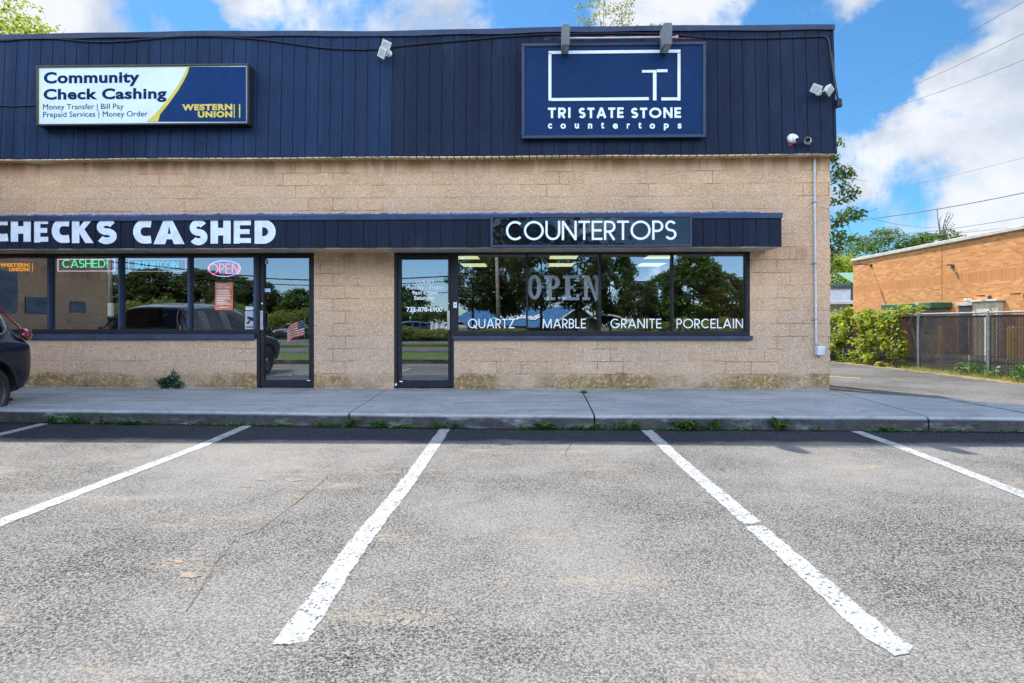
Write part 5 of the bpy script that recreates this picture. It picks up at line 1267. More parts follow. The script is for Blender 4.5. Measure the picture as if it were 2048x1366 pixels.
# green shelter roof and tan front, doors, hoods
gy0, gy1 = bpt(1905, 606)[0], bpt(1800, 612)[0]; gz = bpt(1905, 606)[1]
mb = MB(); mb.cham(BX - .9, BX - .01, gy0, gy1, gz - .22, gz + .03, .02); o = tp(mb, 'door_canopy', M['green'], brk); o['label'] = 'dark green flat canopy over the tan shutters'
mb = MB(); mb.box(BX - .05, BX - .002, gy0 + .2, gy1 - .8, .02, gz - .25)
for k in range(9): mb.box(BX - .058, BX - .051, gy0 + .2, gy1 - .8, .2 + k*.2, .215 + k*.2)
tp(mb, 'shutter', M['tan'], brk)
da, db = bpt(1943, 612)[0], bpt(1919, 612)[0]; dz = bpt(1930, 612)[1]
mb = MB(); mb.cham(BX - .04, BX - .002, da, db, .02, dz, .008); o = tp(mb, 'door', M['darkgrey'], brk); o['label'] = 'dark grey steel door'
mb = MB(); mb.cham(BX - .07, BX - .001, da - .12, db + .12, dz + .01, dz + .14, .01); tp(mb, 'lintel', M['coping'], brk)
da, db = bpt(2007, 606)[0], bpt(1957, 606)[0]; dz = bpt(1980, 604)[1]
cream = plain('cream_door_surround', (.55,.47,.34), .6, .3)
mb = MB(); mb.cham(BX - .22, BX - .001, da, db, .02, dz, .01); tp(mb, 'door_surround', cream, brk)
mb = MB(); mb.cham(BX - .32, BX - .001, da - .08, db + .12, dz + .005, dz + .09, .015); tp(mb, 'hood', M['coping'], brk)
mb = MB(); y0_, y1_ = da + .12, db - .9
for k in range(16): mb.box(BX - .235, BX - .222, y0_, y1_, .08 + k*.12, .185 + k*.12)
tp(mb, 'roller_shutter', M['tan'], brk)
def wall_lamp(u, v, label, arm):
    y, z = bpt(u, v); s = rooted('wall_lamp', label, 'lamp', (BX, y, z), 'lamps on the brick wall')
    mb = MB(); mb.cham(BX - .05, BX - .001, y - .07, y + .07, z - .1, z + .06, .01); tp(mb, 'wall_plate', M['darkgrey'], s)
    if arm > .5:
        mb = MB(); mb.tube([(BX - .04, y, z - .02), (BX - arm*.3, y, z + .03), (BX - arm*.55, y, z + .045)], .022, 8); tp(mb, 'arm', M['darkgrey'], s)
    mb = MB(); a = arm; mb.add([(BX - a*.5, y - .09, z + .02), (BX - a, y - .07, z + .03), (BX - a, y + .07, z + .03), (BX - a*.5, y + .09, z + .02), (BX - a*.5, y - .08, z + .075), (BX - a, y - .05, z + .06), (BX - a, y + .05, z + .06), (BX - a*.5, y + .08, z + .075)], [(0,3,2,1),(4,5,6,7),(0,1,5,4),(1,2,6,5),(2,3,7,6),(3,0,4,7)])
    tp(mb, 'lamp_head', M['darkgrey'], s)
wall_lamp(1743, 530, 'long armed black lamp near the far top corner of the brick wall', 1.05)
wall_lamp(1906, 532, 'short black lamp high in the middle of the brick wall', .22)
wall_lamp(1980, 594, 'black lamp just above the cream hooded doorway', .5)
wall_lamp(2052, 590, 'black lamp at the right edge of the photo on the brick wall', .5)
y, z = bpt(1952, 601); s = rooted('wall_camera', 'white camera on a bracket left of the cream doorway', 'camera', (BX, y, z))
mb = MB(); mb.tube([(BX, y, z - .1), (BX - .22, y, z)], .02, 6); tp(mb, 'bracket', M['whiteplastic'], s)
mb = MB(); mb.cham(BX - .45, BX - .2, y - .06, y + .06, z - .05, z + .08, .02); tp(mb, 'case', M['whiteplastic'], s)
# yellow bollards behind the fence
for (u, lab) in ((1867, 'yellow bollard behind the fence by the brick wall shutters'), (2002, 'yellow bollard behind the fence, left of its twin under the cream doorway'), (2009, 'yellow bollard behind the fence, right of its twin under the cream doorway')):
    d = 24.5; x = (u - 1053)*d/1200; x = min(x, BX - .6)
    d = x*1200/(u - 1053); mb = MB(); mb.lathe([(0,0),(.085,0),(.085,1.1),(.07,1.16),(0,1.18)], 14); o = mb.build('bollard', M['yellow'], None, loc=(x, d, 0)); tag(o, lab, 'bollard', 'yellow bollards behind the fence')
# far little buildings in the gap and the tarpaulin
g = rooted('storage_shed', 'grey flat roofed building with a green gabled end past the shop corner', 'building', (24, 44, 0))
xa, _, za = PD(1655, 578, 46); xb = PD(1690, 578, 46)[0]; xc = PD(1722, 570, 46)[0]
mb = MB(); mb.box(xa - 6, xb, 45.8, 52, 0, za); tp(mb, 'wall', M['greywall'], g)
mb = MB(); mb.cham(xa - 6.2, xb + .02, 45.6, 52.2, za, za + .25, .03); tp(mb, 'roof', M['darkgrey'], g)
mb = MB(); zg = PD(1690, 566, 46)[2]; zr = PD(1718, 553, 46)[2]; mb.box(xb + .03, xc + 3, 45.8, 52, 1.6, zg)
for k in range(14): mb.box(xb + .1 + k*.2, xb + .13 + k*.2, 45.76, 45.79, 1.7, zg)
tp(mb, 'green_siding', M['green'], g)
mb = MB(); mb.add([(xb - .1, 45.5, zg), (xc + 3, 45.5, zg), (xc + 3, 49, zr + .5), (xb + .6, 49, zr + .5), (xb - .1, 45.5, zg - .1), (xc + 3, 45.5, zg - .1)], [(0,1,2,3),(4,5,1,0)]); tp(mb, 'green_roof', plain('pale_green_roof', (.14,.26,.18), .5, .4), g)
mb = MB(); zz = PD(1700, 606, 45)[2]; mb.cham(xa - 2, xc + 2, 44.6, 45.7, zz - .12, zz + .15, .03); tp(mb, 'eave_board', M['greywall'], g)
mb = MB(); xa, _, z0 = PD(1660, 622, 40); xb, _, z1 = PD(1742, 612, 40); V_ = []
for i in range(13): 
    q = i/12; V_ += [(xa + (xb-xa)*q, 36.5 + .12*math.sin(i*2.1), 0.3), (xa + (xb-xa)*q, 36.5 + .12*math.sin(i*2.1+.5), z1*.98 - .18*abs(math.sin(i*.9)))]
mb.add(V_, [(2*i, 2*i+2, 2*i+3, 2*i+1) for i in range(12)]); o = mb.build('tarpaulin', M['navytarp']); sm = o.modifiers.new('thick', 'SOLIDIFY'); sm.thickness = .02
tag(o, 'dark navy tarpaulin hung behind the creeper', 'tarpaulin'); origin_to(o, (xa, 36.5, .3))
# ---------------------------------------------------------------- cars
def m_paint(name, col):
    t = NT(name); fl = t.noise(t.coord(), 900, 2); return t.pbr(t.mix(t.map(fl, .4, .7), col, tuple(x*1.3 + .004 for x in col)), .28, .15, metal=0, coat=.3)
def apply_mods(o):
    dg = bpy.context.evaluated_depsgraph_get(); me = bpy.data.meshes.new_from_object(o.evaluated_get(dg)); o.modifiers.clear(); old = o.data; o.data = me; bpy.data.meshes.remove(old)
STN = [(-2.31,.58,.50,.86,.90,.50),(-2.28,.74,.40,.90,.97,.60),(-2.20,.86,.33,.96,1.04,.66),(-2.05,.905,.29,1.00,1.16,.67),(-1.90,.918,.27,1.02,1.36,.66),(-1.72,.922,.26,1.03,1.55,.64),(-1.58,.925,.25,1.03,1.615,.625),
       (-1.12,.925,.24,1.02,1.665,.61),(-1.02,.925,.24,1.015,1.67,.61),(-.32,.925,.24,1.0,1.685,.605),(-.20,.925,.24,.995,1.685,.605),(.30,.925,.24,.985,1.655,.61),(.62,.925,.24,.975,1.57,.63),(.95,.922,.25,.97,1.38,.66),(1.22,.92,.25,.965,1.17,.69),(1.36,.918,.25,.96,1.045,.72),
       (1.60,.912,.26,.93,1.01,.68),(1.92,.89,.27,.87,.95,.62),(2.14,.83,.30,.80,.88,.56),(2.25,.74,.36,.72,.79,.50),(2.29,.58,.46,.62,.68,.40)]
def make_car(name, label, loc, rz, col, sedan=0.0, detail=True, group=None):
    root = thing(name, label, 'car', loc, rz, group); pm = m_paint(name + '_paint', col)
    b = bmesh.new(); rows = []
    for (y, w, zs, zb, zr, wr_) in STN:
        if sedan: zr = zb + (zr - zb) * (1 - .28*sedan) - .04; 
        half = [(0, zs), (w*.80, zs), (w*.965, zs + .09), (w*.995, zs + .30), (w, (zs+.3+zb)/2), (w*.985, zb - .05), (w*.955, zb), (wr_ + .035, zr - .085), (wr_ - .09, zr - .012), (0, zr + .012)]
        ring = [b.verts.new((x, y, z)) for x, z in half] + [b.verts.new((-x, y, z)) for x, z in half[-2:0:-1]]
        rows.append(ring)
    n = len(rows[0])
    for i in range(len(rows) - 1):
        ym = (STN[i][0] + STN[i+1][0]) / 2
        for k in range(n):
            f = b.faces.new((rows[i][k], rows[i+1][k], rows[i+1][(k+1) % n], rows[i][(k+1) % n]))
            side = k == 6 or k == n - 7; top = k in (7, 8, 9, 10)
            if side and (-1.72 < ym < -1.12 or -1.02 < ym < -.32 or -.20 < ym < .95): f.material_index = 1 if k == 6 else 2
            if top and .62 < ym < 1.36: f.material_index = 3
            if top and -2.05 < ym < -1.72: f.material_index = 4
            if k in (0, 1, n-1, n-2): f.material_index = 5
    b.faces.new(rows[0]); b.faces.new(rows[-1][::-1]); bmesh.ops.recalc_face_normals(b, faces=b.faces[:])
    me = bpy.data.meshes.new('body'); b.to_mesh(me); b.free()
    for m_ in (pm, M['carglass'], M['carglass'], M['carglass'], M['carglass'], M['black'], M['black']): me.materials.append(m_)
    body = bpy.data.objects.new('body', me); C.objects.link(body)
    sd = body.modifiers.new('s', 'SUBSURF'); sd.levels = sd.render_levels = 3 if detail else 2; apply_mods(body)
    cut = MB()
    for y in (-1.40, 1.33):
        for s_ in (-1, 1): cut.lathe([(0,0),(.415,0),(.415,.34),(0,.34)], 40, Matrix.Translation((s_*.66 if s_ > 0 else -1.0, y, .35)) @ Matrix.Rotation(R(90), 4, 'Y'), mi=0)
    co = cut.build('cutter', M['black']); fix_normals(co)
    bo = body.modifiers.new('b', 'BOOLEAN'); bo.object = co; bo.operation = 'DIFFERENCE'; bo.solver = 'EXACT'; apply_mods(body); bpy.data.objects.remove(co)
    # split the glazing off as parts of its own
    for idx, nm in ((1,'side_window'),(2,'side_window'),(3,'windshield'),(4,'rear_window')):
        b = bmesh.new(); b.from_mesh(body.data); bmesh.ops.delete(b, geom=[f for f in b.faces if f.material_index != idx], context='FACES')
        for v in b.verts: v.co += v.normal * .002
        for f in b.faces: f.material_index = 0; f.smooth = True
        if len(b.faces):
            m2 = bpy.data.meshes.new(nm); b.to_mesh(m2); m2.materials.append(M['carglass']); o = bpy.data.objects.new(nm, m2); C.objects.link(o); o.parent = root
        b.free()
    b = bmesh.new(); b.from_mesh(body.data); bmesh.ops.delete(b, geom=[f for f in b.faces if f.material_index in (1,2,3,4)], context='FACES'); b.to_mesh(body.data); b.free()
    body.parent = root; smooth_by_angle(body, 38)
    # dark cabin seen through the glass
    mb = MB(); mb.cham(-.62, .62, -1.6, 1.0, .5, 1.0, .05); mb.cham(-.55, -.12, -.2, .1, .9, 1.45, .06); mb.cham(.12, .55, -.2, .1, .9, 1.45, .06); mb.cham(-.6, .6, -1.2, -.95, .9, 1.35, .06); o = mb.build('seats', M['black'], root)
    rim = M['alu']
    for y in (-1.40, 1.33):
        for s_ in (-1, 1):
            w_ = bpy.data.objects.new('wheel', None); C.objects.link(w_); w_.parent = root; w_.location = (s_*.80, y, .35)
            Mx = Matrix.Rotation(R(90*s_), 4, 'Y'); mb = MB()
            mb.lathe([(.235,-.11),(.30,-.115),(.335,-.09),(.35,-.05),(.35,.05),(.335,.09),(.30,.115),(.235,.11),(.23,.09)], 40, Mx); o = mb.build('tyre', M['black'], w_, smooth=True)
            mb = MB(); mb.lathe([(.236,-.1),(.236,.095),(.222,.10),(.215,.06),(.214,-.1)], 40, Mx)
            for k in range(10):
                an = 2*math.pi*k/10 + (.12 if k % 2 else -.12); r0, r1 = .05, .225
                mb.box(r0, r1, -.014, .014, .045, .075, M=Mx @ Matrix.Rotation(an, 4, 'Z'))
            mb.lathe([(0,.04),(.06,.04),(.058,.085),(.03,.095),(0,.095)], 20, Mx); mb.build('rim', rim, w_)
            mb = MB(); mb.lathe([(0,-.03),(.2,-.03),(.2,.02),(0,.02)], 24, Mx); mb.build('brake_disc', M['darkgrey'], w_)
            # wheel arch lip
            mb = MB(); mb.tube([(s_*.915, y + .43*math.cos(R(a)), .35 + .43*math.sin(R(a))) for a in range(2, 179, 8)], .024, 6); mb.build('arch_trim', M['black'], root, smooth=True)
    redl = NT('tail_lamp_lens'); redm = redl.pbr(redl.mix(redl.map(redl.noise(redl.coord(), 18, 2), .4, .6), (.10,.003,.008), (.22,.006,.016)), .12, .6, coat=1.0)
    for s_ in (-1, 1):
        pts = [(.615,-1.68,1.585),(.655,-1.80,1.47),(.72,-1.92,1.34),(.79,-2.0,1.22),(.84,-2.045,1.13)]
        mb = MB(); mb.tube(smooth_path([(s_*x, y, z) for x, y, z in pts], 4), [.010 + .012*k/16 for k in range(17)], 8)
        mb.tube(smooth_path([(s_*.85,-2.04,1.18),(s_*.868,-2.08,1.11),(s_*.86,-2.12,1.05)], 4), [.035,.045,.055,.06,.062,.06,.052,.04,.025], 8)
        mb.tube(smooth_path([(s_*.885,-1.95,1.09),(s_*.86,-2.10,1.05),(s_*.70,-2.21,1.03),(s_*.50,-2.26,1.03)], 4), [.02,.035,.045,.05,.05,.05,.045,.045,.045,.04,.035,.03,.02], 8); mb.build('taillight', redm, root, smooth=True)
        mb = MB(); mb.tube(smooth_path([(s_*.45,2.255,.66),(s_*.66,2.22,.69),(s_*.80,2.09,.74),(s_*.86,1.93,.79)], 4), [.03,.035,.045,.05,.055,.055,.055,.05,.05,.04,.03,.02,.01], 8); mb.build('headlight', M['lens'], root, smooth=True)
        mb = MB(); mb.lathe([(.0,-.13),(.07,-.12),(.085,-.02),(.085,.05),(.05,.10),(0,.11)], 12, Matrix.Translation((s_*1.05, .98, 1.09)) @ Matrix.Diagonal((1.15,.75,1,1)) @ Matrix.Rotation(R(90), 4, 'Y')); mb.tube([(s_*.90,.98,1.0),(s_*1.0,.98,1.05)], .025, 6); mb.build('mirror', pm, root, smooth=True)
        # door seams and window surround
        if detail:
            mb = MB()
            for y in (-1.06, -.26, .98): mb.tube([(s_*.934,y - .0,.36),(s_*.934,y,.7),(s_*.922,y-.005,.95)], .004, 4)
            mb.build('door_seam', M['black'], root)
            mb = MB()
            for y in (-.95, -.12): mb.tube(smooth_path([(s_*.925,y,.86),(s_*.955,y+.04,.865),(s_*.955,y+.17,.865),(s_*.925,y+.21,.86)], 3), .013, 6)
            mb.build('handle', pm, root, smooth=True)
            mb = MB(); mb.tube(smooth_path([(s_*.905,.95,1.015),(s_*.912,.2,1.035),(s_*.915,-1.0,1.06),(s_*.89,-1.62,1.12),(s_*.79,-1.66,1.36),(s_*.705,-1.5,1.525),(s_*.68,-1.0,1.585),(s_*.675,-.2,1.60),(s_*.68,.3,1.57),(s_*.72,.62,1.47),(s_*.80,.9,1.25),(s_*.86,1.05,1.08)], 3), .010, 5); mb.build('window_trim', M['alu'], root)
    mb = MB(); mb.cham(-.66,.66,-2.315,-2.18,.40,.56,.04); mb.cham(-.86,.86,-1.85,1.85,.205,.25,.02); mb.build('bumper_cladding', M['black'], root)
    mb = MB(); mb.cham(-.50,.50,2.22,2.31,.52,.66,.02); mb.cham(-.62,.62,2.2,2.3,.36,.46,.02); mb.build('grille', M['black'], root)
    return root
car = make_car('parked_car', 'dark navy sport utility car backed up to the kerb at the left edge', (-7.74, 6.20, 0), R(186), (.0035,.006,.014))
car.scale = (1, 1, 1.035)

# ---------------------------------------------------------------- the street side, seen mirrored in the glass
def RV(u, v, d):
    x, y, z = PD(u, v, d); return (x, 2*GY - y, z)
protos = []
for i, (nm, mt, H, ra, ba, nc, pr, lf) in enumerate((('street_tree','leafdark',10,3.7,1.2,95,80,.46),('street_tree','leaf',9,3.5,1.0,85,80,.44),('street_tree','leafdark',11,3.6,2.5,70,70,.42))):
    protos.append((H, ra, tree(nm, 'x', (0,-70,0), H, ra, ba, nc, pr, lf, mt, 60+i, 'trees across the street', spread=.21)))
PANE = lambda u: ('beyond the left end of the shop windows' if u < 96 else 'the CASHED pane' if u < 236 else 'the BUY BITCOIN pane' if u < 376 else 'the pane with the pink OPEN sign' if u < 520 else 'the check cashing door' if u < 640 else 'no pane but standing across the street' if u < 790 else 'the door with opening hours' if u < 905 else 'the QUARTZ pane' if u < 1054 else 'the pane with OPEN letters' if u < 1200 else 'the GRANITE pane' if u < 1345 else 'the PORCELAIN pane')
TR = [(60,535,60,0),(140,540,60,0),(225,548,55,2),(295,536,58,0),(350,552,46,2),(412,536,60,0),(470,548,50,2),(520,556,44,0),(560,588,42,1),(602,574,40,1),(640,590,40,1),(700,590,50,1),(760,585,50,1),(812,570,40,1),(866,612,34,1),
      (948,470,52,2),(1012,440,58,0),(1080,446,60,2),(1150,452,62,2),(1222,490,48,1),(1280,562,38,2),(1325,548,40,1),(1386,508,62,1),(1444,548,52,1),(1500,604,40,1),(1560,560,50,0),(1640,540,60,1),(1750,530,60,0)]
def side_label(kind, look, u, all_u):
    where = lambda q: PANE(q) if q < 1495 else 'right'
    row = sorted(q for q in all_u if where(q) == where(u)); n = row.index(u); m = len(row)
    od = 'only' if m == 1 else ('leftmost' if n == 0 else 'rightmost' if n == m - 1 else 'middle' if m == 3 else ('second', 'third', 'fourth', 'fifth')[n - 1])
    p = where(u)
    if p == 'right': return '%s %s %s across the street, past the right end of the shop windows' % (od, look, kind)
    if 'beyond' in p: return '%s %s %s across the street, past the left end of the shop windows' % (od, look, kind)
    if 'no pane' in p: return '%s %s %s across the street, opposite the block pier between the doors' % (od, look, kind)
    return '%s %s %s across the street, mirrored in %s' % (od, look, kind, p)
seen = {}
for i, (u, v, rp, k) in enumerate(TR):
    H, ra, pt = protos[k]; d = 72 + (i*37 % 11); x, y, z = RV(u, v, d)
    o = pt if k not in seen else copy_tree(pt); seen[k] = 1
    rr = rp*d/1200; o.location = (x, y, -.1); o.rotation_euler = (0, 0, i*1.7); o.scale = (rr/ra, rr/ra, (z + .1)/H)
    o['label'] = side_label('tree', ['dark olive','fresh green','deep green'][k], u, [q[0] for q in TR])
sh = tree('street_shrub', 'x', (0,-60,0), 3.2, 2.4, .1, 44, 70, .30, 'leafthin', 77, 'shrubs across the street', spread=.24, limbs=5, trunk_r=.08)
first = True
SHR = [(110,622,60),(190,615,55),(262,610,55),(330,604,50),(395,612,50),(455,604,48),(505,615,40),(565,622,40),(612,618,40),(820,655,55),(880,658,55),(690,640,60),(760,645,60),(1010,668,60),(1290,640,50),(1370,640,50),(1450,640,50)]
SHU = [q[0] for q in SHR]
for i, (u, v, rp) in enumerate(SHR):
    o = sh if first else copy_tree(sh); first = False; d = 62 if i < 9 else 48
    x, y, z = RV(u, v, d); o.location = (x, y, -.1); o.rotation_euler = (0, 0, i*2.1); rr = rp*d/1200; o.scale = (rr/2.4, rr/2.4, max(.3, (z+.1)/3.2))
    o['label'] = side_label('shrub', 'low green', u, SHU)
# poles and wires along the street
def pole(u, d, top, label, lean=0.0):
    x, y, _ = RV(u, 600, d); z = RV(u, top, d)[2]; s = rooted('utility_pole', label, 'pole', (x, y, 0), 'utility poles along the street')
    mb = MB(); mb.tube([(x, y, -.1), (x + lean*z, y, z)], [.17, .12], 10); tp(mb, 'shaft', M['pole'], s, smooth=True)
    mb = MB(); mb.cham(x + lean*z - 1.1, x + lean*z + 1.1, y - .06, y + .06, z - .7, z - .56, .01); tp(mb, 'crossarm', M['pole'], s)
    return (x + lean*z, y, z)
pA = pole(222, 46, 490, 'pale utility pole mirrored at the right edge of the CASHED pane'); pB = pole(1000, 48, 470, 'utility pole mirrored in the middle of the QUARTZ pane', -.03); pC = pole(1590, 50, 500, 'utility pole right of all the shop panes'); pD = pole(1192, 78, 560, 'thin pale utility pole mirrored in the GRANITE pane')
def wire(label, a, b, sag_, r_=.014, group=None, n=28, name='utility_wire', mat='black'):
    pts = [tuple(np.array(a) + (np.array(b)-np.array(a))*k/n - np.array([0,0,sag_*4*(k/n)*(1-k/n)])) for k in range(n+1)]
    mb = MB(); mb.tube(pts, r_, 5); o = mb.build(name, M[mat]); origin_to(o, pts[0]); return tag(o, label, 'wire', group)
def cable_span(a, b, spec, lab):
    for i, (dz, dz2, sg, r_, w_) in enumerate(spec):
        wire('%s %s' % (w_, lab), (a[0], a[1], a[2]-dz), (b[0], b[1], b[2]-dz2), sg, r_, 'wires along the street')
cable_span(pA, pB, [(1.25,2.9,.9,.05,'thick bundled cable'),(1.7,3.3,.9,.035,'second cable'),(2.25,4.2,.95,.03,'lowest cable'),(.2,.9,.5,.012,'top thin wire')], 'mirrored between the CASHED pane and the QUARTZ pane')
cable_span(pB, pC, [(2.9,2.0,.7,.045,'thick bundled cable'),(3.3,2.4,.7,.035,'second cable'),(4.2,3.3,.7,.03,'lowest cable'),(.9,.4,.5,.012,'top thin wire')], 'mirrored between the QUARTZ pane and the right end')
pE = RV(-700, 490, 46); cable_span(pE, pA, [(1.0,1.25,.9,.05,'thick bundled cable'),(1.4,1.7,.9,.035,'second cable')], 'mirrored left of the pale utility pole')
# wires in the open sky at the right
SK = [('topmost thin wire crossing the sky at the upper right', [(1690,193,32),(2060,-4,15)], .1, .008), ('second thin wire crossing the sky at the upper right', [(1700,222,32),(2060,61,15)], .1, .008), ('third thin wire crossing the sky at the upper right', [(1690,240,32),(2060,115,16)], .15, .008),
      ('faint wire crossing the clouds in the middle of the sky', [(1700,396,50),(2060,312,30)], .1, .009), ('thick wire running from the corner tree above the dead branches', [(1640,446,48),(2060,383,30)], .25, .03), ('slack wire dropping from the thick wire towards the dead branches', [(1732,434,44),(1884,455,50)], .25, .014),
      ('long wire just over the rounded tree rising to the right', [(1640,473,60),(2060,432,34)], .45, .018), ('wire low over the rounded tree just under the long wire', [(1640,470,60),(2060,449,40)], .5, .018), ('lowest wire passing through the rounded tree crown', [(1640,478,62),(1960,458,52)], .35, .012)]
for lab, (a, b), sg, r_ in SK: wire(lab, PD(*a), PD(*b), sg, r_, 'utility wires in the sky at the right', mat='skywire')
# bagel shop with the blue metal roof
bgx, bgy, bgz = RV(1150, 611, 92); bex, bey, bez = RV(948, 628, 116)
shop = rooted('bagel_shop', 'small shop with a ribbed blue metal roof mirrored in the MARBLE pane', 'building', (bgx, bgy, 0))
ax = Vector((bex - bgx, bey - bgy, 0)); Ls = ax.length; ax.normalize(); pr = Vector((-ax.y, ax.x, 0)); pr = pr if pr.y > 0 else -pr     # pr faces the car park
rz_, ez_, hw = bgz, .9, 5.2
def bp(l, w, z): p = Vector((bgx, bgy, z)) + ax*l + pr*w; return tuple(p)
mb = MB(); mb.add([bp(0,-hw,-.05),bp(Ls,-hw,-.05),bp(Ls,hw,-.05),bp(0,hw,-.05),bp(0,-hw,ez_+.1),bp(Ls,-hw,ez_+.1),bp(Ls,hw,ez_+.1),bp(0,hw,ez_+.1),bp(0,0,rz_-.1),bp(Ls,0,rz_-.1)], [(0,1,5,4),(2,3,7,6),(3,0,4,8,7),(1,2,6,9,5)]); tp(mb, 'wall', plain('brown_shop_wall', (.22,.17,.13), .8, .2), shop)
broof = plain('blue_metal_roof', (.03,.16,.36), .4, .5, var=.08, scale=1)
mb = MB()
for sg in (1, -1):
    mb.add([bp(-.5,0,rz_),bp(Ls+.5,0,rz_),bp(Ls+.5,sg*(hw+.7),ez_-.1),bp(-.5,sg*(hw+.7),ez_-.1)], [(0,1,2,3)])
    l = -.5
    while l < Ls + .5:
        mb.add([bp(l,0,rz_+.07),bp(l+.07,0,rz_+.07),bp(l+.07,sg*(hw+.7),ez_-.03),bp(l,sg*(hw+.7),ez_-.03),bp(l,0,rz_-.02),bp(l+.07,0,rz_-.02),bp(l+.07,sg*(hw+.7),ez_-.12),bp(l,sg*(hw+.7),ez_-.12)], [(0,1,2,3),(0,3,7,4),(1,5,6,2)]); l += .55
tp(mb, 'roof', broof, shop)
mb = MB(); mb.tube([bp(-.55,hw+.7,ez_-.16),bp(-.55,0,rz_-.06),bp(-.55,-hw-.7,ez_-.16)], .12, 6); tp(mb, 'gable_trim', M['offwhite'], shop)
mb = MB(); c0 = Vector(bp(4, -.4, rz_)); mb.cham(c0.x-.5, c0.x+.5, c0.y-.5, c0.y+.5, rz_-.3, rz_+.75, .04); tp(mb, 'chimney', plain('stone_chimney', (.5,.46,.4), .8, .2), shop)
sl = math.hypot(hw+.7, rz_-ez_+.1); dn = (pr*(hw+.7) + Vector((0,0,-(rz_-ez_+.1))))/sl; nrm_ = ax.cross(dn); nrm_ = nrm_ if nrm_.z > 0 else -nrm_
def roofword(body, l0, l1, s0, h, label):
    vs, fs = font_mesh(body, .02); a0, a1 = min(v[0] for v in vs), max(v[0] for v in vs); b0, b1 = min(v[1] for v in vs), max(v[1] for v in vs)
    p0 = Vector(bp(0,0,rz_)) + nrm_*.14
    q = [tuple(p0 + ax*(l0 + (v[0]-a0)/(a1-a0)*(l1-l0)) + dn*(s0 + h - (v[1]-b0)/(b1-b0)*h)) for v in vs]
    mb = MB(); mb.add(q, fs); return tp(mb, 'roof_lettering', M['vinylwhite'], shop, label)
roofword('Bagel &', 5.0, 17.0, 2.7, 2.3, 'white lettering on the blue roof')
# white arched canopy next to it
ux, uy, uz = RV(1207, 628, 80); s = rooted('arched_canopy', 'white arched canopy on posts mirrored beside the GRANITE lettering', 'canopy', (ux, uy, 0)); mb = MB(); V_ = []
for i in range(17):
    q = i/16*2-1
    for (yy, dz) in ((-1.6,0),(1.6,0),(1.6,-.22),(-1.6,-.22)): V_.append((ux + 2.7*q, uy + yy, uz + .0 + .55*(1-q*q) - .5 + dz))
mb.add(V_, [(4*i+j, 4*i+(j+1)%4, 4*i+4+(j+1)%4, 4*i+4+j) for i in range(16) for j in range(4)]); tp(mb, 'roof', M['offwhite'], s)
for q in (-2.2, 2.2): mb = MB(); mb.tube([(ux+q, uy, -.05), (ux+q, uy, uz - .4)], .08, 8); tp(mb, 'post', M['offwhite'], s)
# cars over the street, white panel and dark bin, a small flag on the lawn
def farcar(u, d, label, col, rz, sed): x, y, _ = RV(u, 700, d); make_car('parked_car', label, (x, y, .01), rz, col, sed, False, 'cars parked across the street')
farcar(590, 58, 'black car facing the shops, mirrored in the check cashing door', (.012,.012,.014), R(10), .6)
farcar(812, 58, 'dark blue car mirrored at the left of the door with opening hours', (.02,.04,.09), R(60), .3)
farcar(846, 60, 'black car mirrored in the middle of the door with opening hours', (.014,.014,.016), R(80), .8)
farcar(896, 56, 'silver car with its rear turned, mirrored at the right of the hours door', (.35,.36,.37), R(140), .8)
x0, y0, _ = RV(872, 700, 52); mb = MB(); V_ = []
for i in range(15): V_ += [(x0 - .6 + i*.16, y0 + .2*math.sin(i*1.9), .1), (x0 - .6 + i*.16, y0 - .5 + .2*math.sin(i*1.9+1), 1.5 - .04*i + .12*math.sin(i*2.3))]
mb.add(V_, [(2*i, 2*i+2, 2*i+3, 2*i+1) for i in range(14)]); o = mb.build('white_cover', M['offwhite']); sm = o.modifiers.new('t', 'SOLIDIFY'); sm.thickness = .03; tag(o, 'rumpled white cover over goods mirrored behind the cars in the hours door', 'cover'); origin_to(o, (x0, y0, .1))
x0, y0, z0 = RV(210, 606, 34); mb = MB(); mb.cham(x0 - .5, x0 + .5, y0 - .1, y0 + .1, -.05, z0, .02)
for k in range(8): mb.box(x0 - .47 + k*.12, x0 - .46 + k*.12, y0 + .1, y0 + .105, .1, z0 - .05)
o = mb.build('privacy_screen', M['offwhite']); tag(o, 'ribbed white panel mirrored low at the right of the CASHED pane', 'panel'); origin_to(o, (x0, y0, 0))
x0, y0, z0 = RV(208, 632, 22); s = rooted('waste_container', 'dark rounded waste container mirrored at the foot of the CASHED pane', 'container', (x0, y0, 0))
mb = MB(); mb.cham(x0 - .9, x0 + .35, y0 - .6, y0 + .6, .05, z0 - .12, .08); tp(mb, 'bin_body', M['darkgrey'], s); mb = MB(); mb.cham(x0 - .95, x0 + .4, y0 - .65, y0 + .65, z0 - .12, z0, .05); tp(mb, 'lid', M['black'], s)
